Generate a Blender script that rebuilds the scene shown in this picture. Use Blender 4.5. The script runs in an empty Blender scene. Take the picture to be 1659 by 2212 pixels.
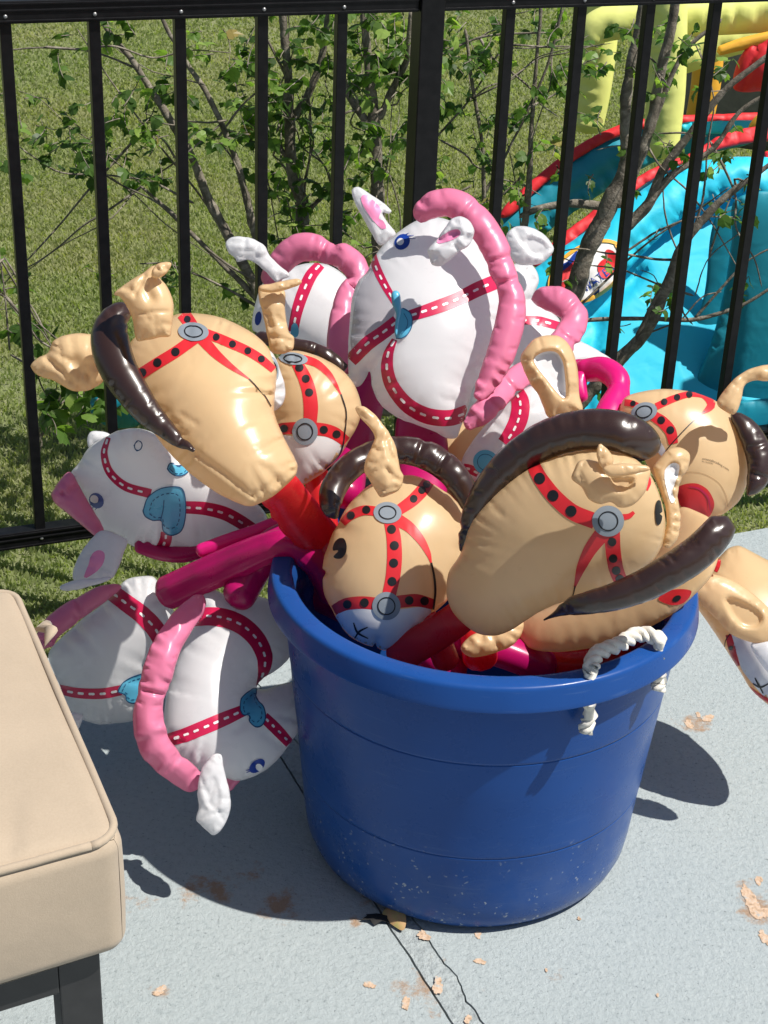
import bpy, math, random
import numpy as np
from mathutils import Vector, Matrix
from mathutils.geometry import delaunay_2d_cdt
from mathutils.bvhtree import BVHTree
random.seed(7); rng = np.random.default_rng(7)
S = bpy.context.scene
COL = S.collection

# ------------------------------------------------------------------ camera
F = 3420.0; W_, H_ = 1659.0, 2212.0            # focal length and frame in the units used for measuring
PITCH, ROLL, CAMH = 0.4722, 0.0413, 1.42
fw = np.array([0, math.cos(PITCH), -math.sin(PITCH)]); up0 = np.array([0, math.sin(PITCH), math.cos(PITCH)]); rt0 = np.array([1., 0, 0])
rt = rt0*math.cos(ROLL)+up0*math.sin(ROLL); up = up0*math.cos(ROLL)-rt0*math.sin(ROLL)
CAM = np.array([0, 0, CAMH])
cd = bpy.data.cameras.new('camera'); co = bpy.data.objects.new('camera', cd); COL.objects.link(co)
cd.sensor_fit = 'VERTICAL'; cd.sensor_height = 36; cd.lens = 36*F/H_; cd.clip_end = 500; cd.clip_start = .05
M = Matrix(((rt[0], up[0], -fw[0], 0), (rt[1], up[1], -fw[1], 0), (rt[2], up[2], -fw[2], CAMH), (0, 0, 0, 1)))
co.matrix_world = M
S.camera = co
S.render.resolution_x = 768; S.render.resolution_y = 1024
# ------------------------------------------------------------------ light
EL, AZ = math.radians(60), math.radians(71)     # azimuth counted from towards the viewer to the right
SUN = Vector((math.cos(EL)*math.sin(AZ), -math.cos(EL)*math.cos(AZ), math.sin(EL)))
wd = bpy.data.worlds.new('World'); S.world = wd; wd.use_nodes = True
nt = wd.node_tree; bg = nt.nodes['Background']
sky = nt.nodes.new('ShaderNodeTexSky'); sky.sky_type = 'NISHITA'; sky.sun_disc = False
sky.sun_elevation = EL; sky.sun_rotation = math.atan2(SUN.x, SUN.y)
nt.links.new(sky.outputs[0], bg.inputs[0]); bg.inputs[1].default_value = 0.059
sl = bpy.data.lights.new('sun', 'SUN'); sl.energy = 4.9; sl.angle = math.radians(.53); sl.color = (1, .955, .88)
so = bpy.data.objects.new('sun', sl); COL.objects.link(so); so.rotation_euler = SUN.to_track_quat('Z', 'Y').to_euler()
so.location = (3, -1, 5)
S.view_settings.view_transform = 'Standard'; S.view_settings.look = 'None'; S.view_settings.exposure = 0.3; S.view_settings.gamma = 1
S.view_settings.use_curve_mapping = False

# ------------------------------------------------------------------ helpers
def P(X, Y, d):
    return CAM + (fw + rt*((X-829.5)/F) - up*((Y-1106)/F))*d
def rayd(X, Y): return fw + rt*((X-829.5)/F) - up*((Y-1106)/F)
def onz(X, Y, z):
    r = rayd(X, Y); return CAM + r*((z-CAMH)/r[2])
def yplane(yc, k=0.):                          # the depth at which a pixel ray meets the plane y = yc + k z
    def g(X, Y):
        r = rayd(X, Y); return (yc+k*CAMH)/(r[1]-k*r[2])
    return g
def Pa(xy, d):
    xy = np.asarray(xy, float); d = np.asarray(d, float).reshape(-1, 1)
    return CAM + (fw + rt*((xy[:, 0:1]-829.5)/F) - up*((xy[:, 1:2]-1106)/F))*d
def depth_fn(d):
    if hasattr(d, 'vec'): return d.vec
    if callable(d): return lambda xy: np.array([d(a, b) for a, b in xy])
    if isinstance(d, tuple):                      # (d0, x0, y0, per 100 px right, per 100 px down)
        return lambda xy: d[0]+(np.asarray(xy)[:, 0]-d[1])*d[3]/100+(np.asarray(xy)[:, 1]-d[2])*d[4]/100
    return lambda xy: np.full(len(xy), float(d))

def tag(o, label=None, cat=None, group=None, kind=None):
    if label: o['label'] = label
    if cat: o['category'] = cat
    if group: o['group'] = group
    if kind: o['kind'] = kind
    return o
def empty(name, loc, label, cat, group=None):
    o = bpy.data.objects.new(name, None); COL.objects.link(o); o.location = Vector([float(v) for v in loc]); o.empty_display_size = .05
    return tag(o, label, cat, group)
BASE = {}
def base_of(parent):
    while parent is not None and parent.parent is not None: parent = parent.parent
    return np.array(parent.location) if parent is not None else np.zeros(3)
def mesh_obj(name, V, Fc, mat, parent=None, smooth=True, normals_out=False):
    V = np.asarray(V, float)-base_of(parent)
    me = bpy.data.meshes.new(name); me.from_pydata(V.tolist(), [], [tuple(int(i) for i in f) for f in Fc]); me.update()
    if smooth: me.polygons.foreach_set('use_smooth', [True]*len(me.polygons))
    o = bpy.data.objects.new(name, me); COL.objects.link(o)
    for m_ in (mat if isinstance(mat, (list, tuple)) else [mat]): me.materials.append(m_)
    if parent is not None: o.parent = parent
    return o

# splines
def cr(pts, step, closed):
    p = np.array([q[:2] for q in pts], float) if closed is not None and len(pts[0]) < 3 else np.array(pts, float)
    n = len(p); out = []
    segs = n if closed else n-1
    for i in range(segs):
        if closed: a, b, c, d = p[(i-1) % n], p[i], p[(i+1) % n], p[(i+2) % n]
        else: a, b, c, d = p[max(i-1, 0)], p[i], p[i+1], p[min(i+2, n-1)]
        L = np.linalg.norm((c-b)[:2])
        if L < 1e-6: continue
        k = max(1, int(round(L/step)))
        if np.linalg.norm((b-a)[:2]) < 1e-6: a = b-(c-b)*.5
        if np.linalg.norm((d-c)[:2]) < 1e-6: d = c+(c-b)*.5
        tb = (c-a)/max(np.linalg.norm((c-a)[:2]), 1e-6)*L*.9; tc = (d-b)/max(np.linalg.norm((d-b)[:2]), 1e-6)*L*.9
        if len(p[0]) > 2:
            # other channels: plain Catmull-Rom
            tb[2:] = (c-a)[2:]*.5; tc[2:] = (d-b)[2:]*.5
        for j in range(k):
            t = j/k; t2 = t*t; t3 = t2*t
            out.append((2*t3-3*t2+1)*b+(t3-2*t2+t)*tb+(-2*t3+3*t2)*c+(t3-t2)*tc)
    if not closed: out.append(p[-1])
    return np.array(out)

def seg_dist(Q, A, B):
    best = np.full(len(Q), 1e9); idx = np.zeros(len(Q), int)
    for i in range(0, len(Q), 2000):
        q = Q[i:i+2000][:, None]; ab = (B-A)[None]; L = (ab**2).sum(-1)+1e-9
        t = np.clip(((q-A[None])*ab).sum(-1)/L, 0, 1)
        dd = np.linalg.norm(A[None]+ab*t[..., None]-q, axis=-1)
        idx[i:i+2000] = dd.argmin(1); best[i:i+2000] = dd.min(1)
    return best, idx
def inside(Q, A):
    B = np.roll(A, -1, 0); r = np.zeros(len(Q), bool)
    for a, b in zip(A, B):
        c = ((a[1] > Q[:, 1]) != (b[1] > Q[:, 1]))
        with np.errstate(divide='ignore', invalid='ignore'):
            x = (b[0]-a[0])*(Q[:, 1]-a[1])/(b[1]-a[1]+1e-12)+a[0]
        r ^= c & (Q[:, 0] < x)
    return r
def tri_poly(B, step, rings=()):
    """triangulate a closed outline B (already dense) with rings and a hex grid inside"""
    n = len(B); A = B; Bn = np.roll(B, -1, 0)
    area = .5*np.sum(A[:, 0]*Bn[:, 1]-Bn[:, 0]*A[:, 1])
    T = np.roll(B, -1, 0)-np.roll(B, 1, 0); T /= np.linalg.norm(T, axis=1)[:, None]+1e-9
    N = np.stack([-T[:, 1], T[:, 0]], 1)*(1 if area > 0 else -1)
    extra = []; last = 0
    for k, r in enumerate(rings):
        q = B+N*r
        if k % 2: q = (q+np.roll(q, -1, 0))/2
        ok = inside(q, B); dd, _ = seg_dist(q, A, Bn); extra.append(q[ok & (dd > r*.85)]); last = r
    lo, hi = B.min(0), B.max(0); g = []
    y = lo[1]; row = 0
    while y < hi[1]:
        x = np.arange(lo[0]+(row % 2)*step/2, hi[0], step); g.append(np.stack([x, np.full_like(x, y)], 1)); y += step*.866; row += 1
    g = np.concatenate(g) if g else np.zeros((0, 2))
    if len(g):
        ok = inside(g, B); g = g[ok]; dd, _ = seg_dist(g, A, Bn); g = g[dd > max(last+step*.6, step*.45)]
    pts = np.concatenate([B]+extra+[g]) if (extra or len(g)) else B
    vs = [Vector((float(a), float(b))) for a, b in pts]
    ed = [(i, (i+1) % n) for i in range(n)]
    ov, oe, of, orig, _, _ = delaunay_2d_cdt(vs, ed, [], 0, 1e-4)
    V = np.array([[v.x, v.y] for v in ov])
    Fc = np.array([f for f in of if len(f) == 3])
    cen = V[Fc].mean(1); Fc = Fc[inside(cen, B)]
    a, b, c = V[Fc[:, 0]], V[Fc[:, 1]], V[Fc[:, 2]]
    ar = (b[:, 0]-a[:, 0])*(c[:, 1]-a[:, 1])-(c[:, 0]-a[:, 0])*(b[:, 1]-a[:, 1])
    Fc[ar < 0] = Fc[ar < 0][:, ::-1]; Fc = Fc[np.abs(ar) > 1e-6]
    return V, Fc
def poisson(V, Fc, bmask):
    n = len(V); w = []; I = []; J = []; mass = np.zeros(n)
    for k in range(3):
        i, j, o = Fc[:, (k+1) % 3], Fc[:, (k+2) % 3], Fc[:, k]
        e1 = V[i]-V[o]; e2 = V[j]-V[o]
        cr_ = np.abs(e1[:, 0]*e2[:, 1]-e1[:, 1]*e2[:, 0])+1e-9
        ct = (e1*e2).sum(1)/cr_; ct = np.clip(ct, .02, 8)*.5
        I.append(i); J.append(j); w.append(ct)
        mass += np.bincount(o, cr_/6, n)
    I = np.concatenate(I); J = np.concatenate(J); w = np.concatenate(w)
    D = np.bincount(I, w, n)+np.bincount(J, w, n)
    free = ~bmask
    def Ax(x): return np.where(free, D*x-np.bincount(I, w*x[J], n)-np.bincount(J, w*x[I], n), 0)
    b = np.where(free, mass, 0); x = np.zeros(n); r = b-Ax(x); z = r/np.maximum(D, 1e-9); p = z.copy(); rz = r@z
    for it in range(400):
        Ap = Ax(p); al = rz/(p@Ap+1e-20); x += al*p; r -= al*Ap
        if np.linalg.norm(r) < 1e-5*np.linalg.norm(b): break
        z = r/np.maximum(D, 1e-9); rz2 = r@z; p = z+rz2/rz*p; rz = rz2
    return np.maximum(x, 0)
def wave(n, per, seed):
    r = np.random.default_rng(seed); k = max(4, int(n/per))
    kn = r.random(k); x = np.arange(n)/n*k; i = x.astype(int); f = x-i; f = f*f*(3-2*f)
    return kn[i % k]*(1-f)+kn[(i+1) % k]*f
SEED = [11]
def pillow(name, outline, d, mat, parent=None, fat=.8, cap=None, pucker=.4, plen=20, back=1., step=7., scallop=1.2, creases=(), inner=None, dent=0., per=2.6, dense=4.2, flange=2.2):
    """an inflated shape: the outline welded as a seam and blown up to both sides"""
    SEED[0] += 1
    B = cr([q[:2] for q in outline], dense, True); n = len(B)
    T = np.roll(B, -1, 0)-np.roll(B, 1, 0); T /= np.linalg.norm(T, axis=1)[:, None]+1e-9
    area = .5*np.sum(B[:, 0]*np.roll(B, -1, 0)[:, 1]-np.roll(B, -1, 0)[:, 0]*B[:, 1])
    N = np.stack([-T[:, 1], T[:, 0]], 1)*(1 if area > 0 else -1)
    wv = wave(n, per, SEED[0])**1.5
    env = wave(n, 40, SEED[0]+900)
    wv = wv*(.35+env)
    B = B+N*(wv*scallop*pucker/.35)[:, None]
    V, Fc = tri_poly(B, step, (flange, flange+1.5, flange+4, flange+8.5) if step < 12 else (flange, flange+5))
    dist, idx = seg_dist(V, B, np.roll(B, -1, 0))
    bm = dist < 1e-3
    phi = poisson(V, Fc, bm)
    h = 2*np.sqrt(phi)*fat
    # a flat welded flange along the edge
    e = np.clip((dist-flange*.6)/(flange*.8), 0, 1); 
    h = np.sqrt(np.maximum(h*h-(h*h)*(1-e)*.75, 0))
    if cap: h = cap*np.tanh(h/cap)
    pk = np.maximum(0, wv[idx]-.25)
    h *= 1-pucker*pk*np.exp(-dist/plen)*2.7
    if step <= 5.01 and len(V) > 60:              # small floppy parts: soft folds
        rs = np.random.default_rng(SEED[0]*3+1); sz = math.sqrt(np.ptp(B[:, 0])*np.ptp(B[:, 1]))
        for q in range(5):
            i = int(rs.integers(0, n)); p0 = B[i]; c0 = B.mean(0); v = (c0-p0); v = v/np.linalg.norm(v); an = rs.uniform(-.6, .6); v = np.array([v[0]*math.cos(an)-v[1]*math.sin(an), v[0]*math.sin(an)+v[1]*math.cos(an)]); l = rs.uniform(.12, .4)*sz
            dd, _ = seg_dist(V, np.array([p0]), np.array([p0+v*l])); h = h-rs.uniform(.02, .05)*sz*np.exp(-(dd/(sz*rs.uniform(.025, .05)))**2)*np.clip(h/12, 0, 1)
    h = h*(1+.018*np.sin(V[:, 0]/31.+SEED[0])*np.sin(V[:, 1]/27.+SEED[0]*2))
    hb = h*back
    for c in creases:                              # (polyline, width, depth)
        L = np.array(c[0], float)
        if len(L) > 1: dd, _ = seg_dist(V, L[:-1], L[1:])
        else: dd = np.linalg.norm(V-L[0], axis=1)
        h = h-c[2]*np.exp(-(dd/c[1])**2)*np.clip(h/20, 0, 1)
    if inner is not None:
        IB = cr(inner, 4, True); s = inside(V, IB); di, _ = seg_dist(V, IB, np.roll(IB, -1, 0)); sd = np.where(s, di, -di)
        k = np.clip((sd+3)/9, 0, 1); k = k*k*(3-2*k); h = h*(1-k)+(h*(1-dent))*k
    D = depth_fn(d)(V); mpp = D/F
    fr = Pa(V, D-h*mpp); keep = ~bm
    bidx = np.where(keep)[0]; mp = np.arange(len(V)); mp[bidx] = len(V)+np.arange(len(bidx))
    bk = Pa(V[bidx], (D+hb*mpp)[bidx])
    allV = np.concatenate([fr, bk])
    FF = np.concatenate([Fc, mp[Fc][:, ::-1]])
    o = mesh_obj(name, allV, FF, mat, parent)
    o['_front'] = 1
    return o
def pillow_clean(o): 
    if '_front' in o: del o['_front']

class PathDepth:
    def __init__(s, A): s.A = A
    def vec(s, xy):
        xy = np.asarray(xy, float); out = np.empty(len(xy))
        for i in range(0, len(xy), 1500):
            q = xy[i:i+1500]; dd = ((q[:, None]-s.A[None, :, :2])**2).sum(-1); w = np.exp(-(dd-dd.min(1)[:, None])/60.); out[i:i+1500] = (w*s.A[None, :, 2]).sum(1)/w.sum(1)
        return out
def strip(name, pts, mat, parent=None, pinches=(), fat=.66, pucker=.6, plen=12, squeeze=()):
    """an inflated band welded along both long edges, with creases across it"""
    A = cr([tuple(q) for q in pts], 4, False); t = np.linspace(0, 1, len(A)); R_ = A[:, 3].copy()
    lens = np.concatenate([[0], np.cumsum(np.linalg.norm(np.diff(A[:, :2], axis=0), axis=1))])
    T = np.gradient(A[:, :2], axis=0); T /= np.linalg.norm(T, axis=1)[:, None]+1e-9; Nn = np.stack([-T[:, 1], T[:, 0]], 1)
    r0, r1 = R_[0], R_[-1]
    a = np.clip(lens/max(r0*.9, 1), 0, 1); b = np.clip((lens[-1]-lens)/max(r1*.9, 1), 0, 1)
    R_ = R_*np.sqrt(np.maximum(1-(1-a)**2, .02))*np.sqrt(np.maximum(1-(1-b)**2, .02))
    L = R_.copy(); Rr = R_.copy(); cre_ = []; rs = np.random.default_rng(int(abs(pts[0][0]*7+pts[0][1])))
    for (pt, am, w) in pinches:
        g = np.exp(-((t-pt)/w)**2); L *= 1-am*g*.35; Rr *= 1-am*g*1.1
        i = int(pt*(len(A)-1)); cre_.append(([tuple(A[i, :2]-Nn[i]*R_[i]), tuple(A[i, :2]+Nn[i]*R_[i]*.55)], 4.5, 26*am+5))
    # random shorter folds from either edge
    n_f = int(lens[-1]/38)
    for q in range(n_f):
        i = int(rs.uniform(.05, .95)*(len(A)-1)); sd = rs.choice([-1, 1]); l = rs.uniform(.25, .7); j = int(np.clip(i+rs.integers(-3, 4), 0, len(A)-1))
        cre_.append(([tuple(A[i, :2]+Nn[i]*R_[i]*sd), tuple(A[j, :2]+Nn[j]*R_[j]*sd*(1-l))], rs.uniform(2., 3.6), rs.uniform(2, 5.5)))
    P1 = A[::3, :2]+Nn[::3]*L[::3, None]; P2 = (A[::3, :2]-Nn[::3]*Rr[::3, None])[::-1]
    out = [tuple(p) for p in P1]+[tuple(p) for p in P2]
    keep = [out[0]]
    for p in out[1:]:
        if math.hypot(p[0]-keep[-1][0], p[1]-keep[-1][1]) > 3.2: keep.append(p)
    if math.hypot(keep[0][0]-keep[-1][0], keep[0][1]-keep[-1][1]) < 3: keep.pop()
    return pillow(name, keep, PathDepth(A), mat, parent, fat=fat, pucker=pucker, plen=plen, step=5.5, creases=cre_, per=3.2, scallop=1.6)
def tube(name, pts, mat, parent=None, nseg=20, step=6., pucker=.0, pinches=(), seam=None, squash=1., capend=True, per=2.5, flute=0.):
    """inflated tube; pts (X, Y, depth, radius px)"""
    SEED[0] += 1
    A = cr([tuple(q) for q in pts], step, False)
    n = len(A); C = Pa(A[:, :2], A[:, 2]); R = A[:, 3]*A[:, 2]/F
    return tube_w(name, C, R, mat, parent, nseg, pucker, pinches, seam, squash, capend, per, flute)
def tube_w(name, C, R, mat, parent=None, nseg=16, pucker=0., pinches=(), seam=None, squash=1., capend=True, per=2.5, flute=0.):
    C = np.asarray(C, float); R = np.asarray(R, float).copy(); n = len(C)
    T = np.gradient(C, axis=0); T /= np.linalg.norm(T, axis=1)[:, None]+1e-12
    if capend:
        s = np.concatenate([[0], np.cumsum(np.linalg.norm(np.diff(C, axis=0), axis=1))])
        r0, r1 = R[0], R[-1]
        a = np.clip(s/max(r0*.8, 1e-6), 0, 1); b = np.clip((s[-1]-s)/max(r1*.8, 1e-6), 0, 1)
        R = R*np.sqrt(np.clip(1-(1-a)**2, .0, 1))*np.sqrt(np.clip(1-(1-b)**2, .0, 1)); R = np.maximum(R, 1e-4)
    t = np.linspace(0, 1, n)
    for (pt, am, w) in pinches: R = R*(1-am*np.exp(-((t-pt)/w)**2))
    V = []; wv = wave(n, per, SEED[0]+5)
    # frame: one axis towards the viewer so squash is along it
    for i in range(n):
        v = CAM-C[i]; v /= np.linalg.norm(v); v = v-T[i]*(v@T[i]); v /= np.linalg.norm(v)+1e-9; u = np.cross(T[i], v)
        for k in range(nseg):
            a = 2*math.pi*k/nseg; ca, sa = math.cos(a), math.sin(a); r = R[i]*(1+flute*(math.sin(7*a+1.3+i*.02)*.6+math.sin(4*a+i*.05)*.6+math.sin(11*a-i*.03)*.4)) if flute else R[i]
            if seam is not None:
                da = (a-seam+math.pi) % (2*math.pi)-math.pi; r *= 1-pucker*max(0, wv[i]-.3)*math.exp(-(da/.45)**2)
                if abs(da) < math.pi/nseg: r += .0016
            V.append(C[i]+(u*ca+v*sa*squash)*r)
    Fc = []
    for i in range(n-1):
        for k in range(nseg):
            a, b = i*nseg+k, i*nseg+(k+1) % nseg; Fc.append((a, b, b+nseg, a+nseg))
    if capend or True:
        V.append(C[0]); V.append(C[-1]); a0 = len(V)-2
        for k in range(nseg):
            Fc.append((a0, (k+1) % nseg, k)); Fc.append((a0+1, (n-1)*nseg+k, (n-1)*nseg+(k+1) % nseg))
    return mesh_obj(name, V, Fc, mat, parent)

def box_pts(c, ax, ay, az):
    c = np.array(c); V = []
    for sx in (-1, 1):
        for sy in (-1, 1):
            for sz in (-1, 1): V.append(c+ax*sx+ay*sy+az*sz)
    Fc = [(0, 1, 3, 2), (4, 6, 7, 5), (0, 4, 5, 1), (2, 3, 7, 6), (0, 2, 6, 4), (1, 5, 7, 3)]
    return V, Fc
def bar(name, a, b, w, h, mat, parent=None, side=None, bevel=.0015):
    a = np.array(a, float); b = np.array(b, float); t = b-a; L = np.linalg.norm(t); t /= L
    side = np.array(side, float) if side is not None else np.cross(t, [0, 0, 1.]); side -= t*(side@t); side /= np.linalg.norm(side); u = np.cross(side, t)
    V, Fc = box_pts((a+b)/2, t*L/2, side*w/2, u*h/2)
    o = mesh_obj(name, V, Fc, mat, parent, smooth=False)
    if bevel:
        m = o.modifiers.new('b', 'BEVEL'); m.width = bevel; m.segments = 2; m.limit_method = 'ANGLE'
    return o

# prints on surfaces ------------------------------------------------------
class Skin:
    def __init__(s, obs, d):
        V = []; Fc = []
        s.ob = obs[0]
        for o in obs:
            b = base_of(o); k = len(V); V += [Vector(v.co)+Vector(b) for v in o.data.vertices]; Fc += [tuple(i+k for i in p.vertices) for p in o.data.polygons]
        s.t = BVHTree.FromPolygons(V, Fc); s.d = depth_fn(d)
    def hit(s, X, Y, lift):
        r = Vector(rayd(X, Y)).normalized(); loc, n, i, dd = s.t.ray_cast(Vector(CAM), r)
        if loc is None:
            p = Vector(P(X, Y, float(s.d([(X, Y)])[0]))); loc, n, i, dd = s.t.find_nearest(p)
            r2 = (loc-Vector(CAM)).normalized(); return np.array(loc-r2*lift)
        if n.dot(r) > 0: n = -n
        k = abs(n.dot(r)); q = (n*(.45+.55*k)-r*.55*(1-k)); q.normalize()
        return np.array(loc+q*lift)
def grid_print(skin, quads, lift):
    return np.array([skin.hit(a, b, lift) for a, b in quads])
def ribbon(name, skin, path, w, mat, parent, lift=.0007, step=5., across=6):
    if isinstance(w, (int, float)): w = [w]*len(path)
    A = cr([(p[0], p[1], ww) for p, ww in zip(path, w)], step, False)
    T = np.gradient(A[:, :2], axis=0); T /= np.linalg.norm(T, axis=1)[:, None]+1e-9; N = np.stack([-T[:, 1], T[:, 0]], 1)
    V = []; Fc = []; m = across+1
    for i in range(len(A)):
        for k in range(m):
            q = A[i, :2]+N[i]*A[i, 2]*(k/across-.5); V.append(skin.hit(q[0], q[1], lift))
    for i in range(len(A)-1):
        for k in range(across): a = i*m+k; Fc.append((a, a+m, a+m+1, a+1))
    return mesh_obj(name, V, Fc, mat, parent)
def poly_print(name, skin, polys, mat, parent, lift=.0011, step=7., smooth_outline=True, dense=4):
    V = []; Fc = []
    for o in polys:
        B = cr(o, dense, True) if smooth_outline else np.array(o, float)
        v, f = tri_poly(B, step)
        k = len(V)
        V += [skin.hit(a, b, lift) for a, b in v]; Fc += [tuple(int(i)+k for i in t) for t in f]
    return mesh_obj(name, V, Fc, mat, parent)
def ell(x, y, rx, ry=None, rot=0, n=20):
    ry = ry or rx; c, s = math.cos(math.radians(rot)), math.sin(math.radians(rot))
    return [(x+rx*math.cos(a)*c-ry*math.sin(a)*s, y+rx*math.cos(a)*s+ry*math.sin(a)*c) for a in [2*math.pi*i/n for i in range(n)]]
def ring_print(name, skin, x, y, rx, ry, rot, w, mat, parent, lift=.0016):
    e = ell(x, y, rx, ry, rot, 32); e.append(e[0]); 
    return ribbon(name, skin, e, w, mat, parent, lift, 4, 2)
def along(path, start, gap, count=None, end=None):
    A = cr([tuple(p) for p in path], 2., False); s = np.concatenate([[0], np.cumsum(np.linalg.norm(np.diff(A, axis=0), axis=1))])
    out = []; t = start
    while t < (end if end else s[-1]-gap*.3):
        i = np.searchsorted(s, t); i = min(max(i, 1), len(A)-1); v = A[i]-A[i-1]; out.append((A[i][0], A[i][1], math.degrees(math.atan2(v[1], v[0])))); t += gap
        if count and len(out) >= count: break
    return out
def tan_strap(skin, path, parent, w=24, dots=None, start=12, gap=32, r=(7.5, 8.5), red=None):
    st = ribbon('strap', skin, path, w, red or M_['red_print'], parent)
    if dots != 0:
        pos = dots if isinstance(dots, list) else along(path, start, gap, dots)
        if pos:
            ww = w if isinstance(w, (int, float)) else sum(w)/len(w)
            poly_print('stud_print', skin, [ell(p[0], p[1], r[0], r[1], p[2] if len(p) > 2 else 0, 12) for p in pos], M_['black_print'], st, lift=.0012, step=5, dense=3)
    return st
def white_strap(skin, path, parent, w=28, start=8, gap=27, dl=15, dw=5, mat=None):
    st = ribbon('strap', skin, path, w, mat or M_['crimson_print'], parent)
    P_ = []
    for (x, y, a) in along(path, start, gap):
        c, s = math.cos(math.radians(a)), math.sin(math.radians(a)); L = dl/2; q = dw/2
        P_.append([(x+c*u-s*v, y+s*u+c*v) for u, v in ((-L, 0), (-L+q*.6, -q), (0, -q), (L-q*.6, -q), (L, 0), (L-q*.6, q), (0, q), (-L+q*.6, q))])
    if P_: poly_print('stitch_print', skin, P_, M_['white_print'], st, lift=.0012, step=5, dense=3)
    return st
def ring_button(skin, x, y, rx, ry, rot, parent, k=.6):
    b = poly_print('harness_ring_print', skin, [ell(x, y, rx, ry, rot)], M_['grey_print'], parent, lift=.0016)
    ring_print('ring_line', skin, x, y, rx*k, ry*k, rot, 2.6, M_['black_print'], b, lift=.0021)
    return b
def line_print(name, skin, path, w, mat, parent, lift=.0012): return ribbon(name, skin, path, w, mat, parent, lift, 4, 2)
def heart(skin, outline, parent, dash=None):
    hb = poly_print('heart_print', skin, [outline], M_['heart_blue'], parent, lift=.0016)
    o = list(outline)+[outline[0]]
    line_print('heart_outline', skin, o, 2.2, M_['heart_line'], hb, lift=.0021)
    c = np.mean(np.array(outline), 0); inn = [tuple(c+(np.array(p)-c)*.72) for p in outline]; inn.append(inn[0])
    P_ = []
    for (x, y, a) in along(inn, 2, 11):
        ca, sa = math.cos(math.radians(a)), math.sin(math.radians(a))
        P_.append([(x+ca*u-sa*v, y+sa*u+ca*v) for u, v in ((-3.2, -.9), (3.2, -.9), (3.2, .9), (-3.2, .9))])
    poly_print('heart_stitch', skin, P_, M_['heart_line'], hb, lift=.0021, step=6, smooth_outline=False)
    return hb

# ------------------------------------------------------------------ materials
M_ = {}
def new_mat(name):
    m = bpy.data.materials.new(name); m.use_nodes = True; M_[name] = m
    return m, m.node_tree, m.node_tree.nodes['Principled BSDF']
def setp(p, **k):
    for a, b in k.items():
        a = a.replace('_', ' ')
        if a in p.inputs: p.inputs[a].default_value = b
def N(nt, t, **k):
    n = nt.nodes.new(t)
    for a, b in k.items():
        if a in n.inputs: n.inputs[a].default_value = b
        else: setattr(n, a, b)
    return n
def coord(nt): return nt.nodes.new('ShaderNodeNewGeometry').outputs['Position']
def noise(nt, scale, detail=3, rough=.5, vec=None, dist=0):
    n = N(nt, 'ShaderNodeTexNoise'); n.inputs['Scale'].default_value = scale; n.inputs['Detail'].default_value = detail; n.inputs['Roughness'].default_value = rough; n.inputs['Distortion'].default_value = dist
    nt.links.new(vec if vec is not None else coord(nt), n.inputs['Vector']); return n.outputs['Fac']
def ramp(nt, fac, stops):
    r = nt.nodes.new('ShaderNodeValToRGB'); nt.links.new(fac, r.inputs[0]); e = r.color_ramp.elements
    while len(e) < len(stops): e.new(.5)
    for q, (p, c) in zip(e, stops): q.position = p; q.color = c if len(c) == 4 else (*c, 1)
    return r.outputs[0]
def mixc(nt, fac, a, b, mode='MIX'):
    m = nt.nodes.new('ShaderNodeMix'); m.data_type = 'RGBA'; m.blend_type = mode
    for s, v in ((0, fac), (6, a), (7, b)):
        if hasattr(v, 'links'): nt.links.new(v, m.inputs[s])
        elif s == 0: m.inputs[0].default_value = v
        else: m.inputs[s].default_value = v if len(v) == 4 else (*v, 1)
    return m.outputs[2]
def bump(nt, p, h, strength=.3, dist=.002, normal=None):
    b = nt.nodes.new('ShaderNodeBump'); b.inputs['Strength'].default_value = strength; b.inputs['Distance'].default_value = dist
    nt.links.new(h, b.inputs['Height'])
    if normal is not None: nt.links.new(normal, b.inputs['Normal'])
    nt.links.new(b.outputs[0], p.inputs['Normal']); return b.outputs[0]
def pvc(name, col, rough=.34, sss=.0, coat=.0, spec=.5, wr=.35, trans=0, var=.06):
    m, nt, p = new_mat(name)
    n1 = noise(nt, 7, 3, .55)
    c = ramp(nt, n1, [(.3, tuple(v*(1-var) for v in col)), (.7, tuple(min(1, v*(1+var)) for v in col))])
    nt.links.new(c, p.inputs['Base Color'])
    setp(p, Roughness=rough, IOR=1.5)
    p.inputs['Specular IOR Level'].default_value = spec
    p.inputs['Coat Weight'].default_value = coat; p.inputs['Coat Roughness'].default_value = .18
    if sss:                                        # thin film: light passes through the blown-up skin
        tr = N(nt, 'ShaderNodeBsdfTranslucent'); nt.links.new(c, tr.inputs[0]); mx = N(nt, 'ShaderNodeMixShader'); mx.inputs[0].default_value = sss
        nt.links.new(p.outputs[0], mx.inputs[1]); nt.links.new(tr.outputs[0], mx.inputs[2]); nt.links.new(mx.outputs[0], nt.nodes['Material Output'].inputs[0])
    rr = ramp(nt, noise(nt, 30, 4, .6), [(.3, (rough*.85,)*3), (.7, (rough*1.2,)*3)]); nt.links.new(rr, p.inputs['Roughness'])
    b1 = bump(nt, p, noise(nt, 14, 2, .5, dist=.6), wr, .006)
    bump(nt, p, noise(nt, 700, 2, .5), .12, .0004, b1)
    return m
pvc('tan_vinyl', (.87, .645, .375), .32, sss=.42, coat=.25)
pvc('tan_inner', (.52, .33, .17), .4)
pvc('brown_vinyl', (.035, .016, .012), .3, coat=.35, spec=.6)
pvc('white_vinyl', (.86, .86, .88), .29, sss=.42, coat=.2, var=.02)
pvc('clear_white', (.62, .59, .62), .22, sss=.3, coat=.3)
pvc('pink_vinyl', (.84, .25, .42), .33, sss=.3, coat=.12)
pvc('magenta_vinyl', (.58, .008, .16), .3, sss=.35, coat=.25)
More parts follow.
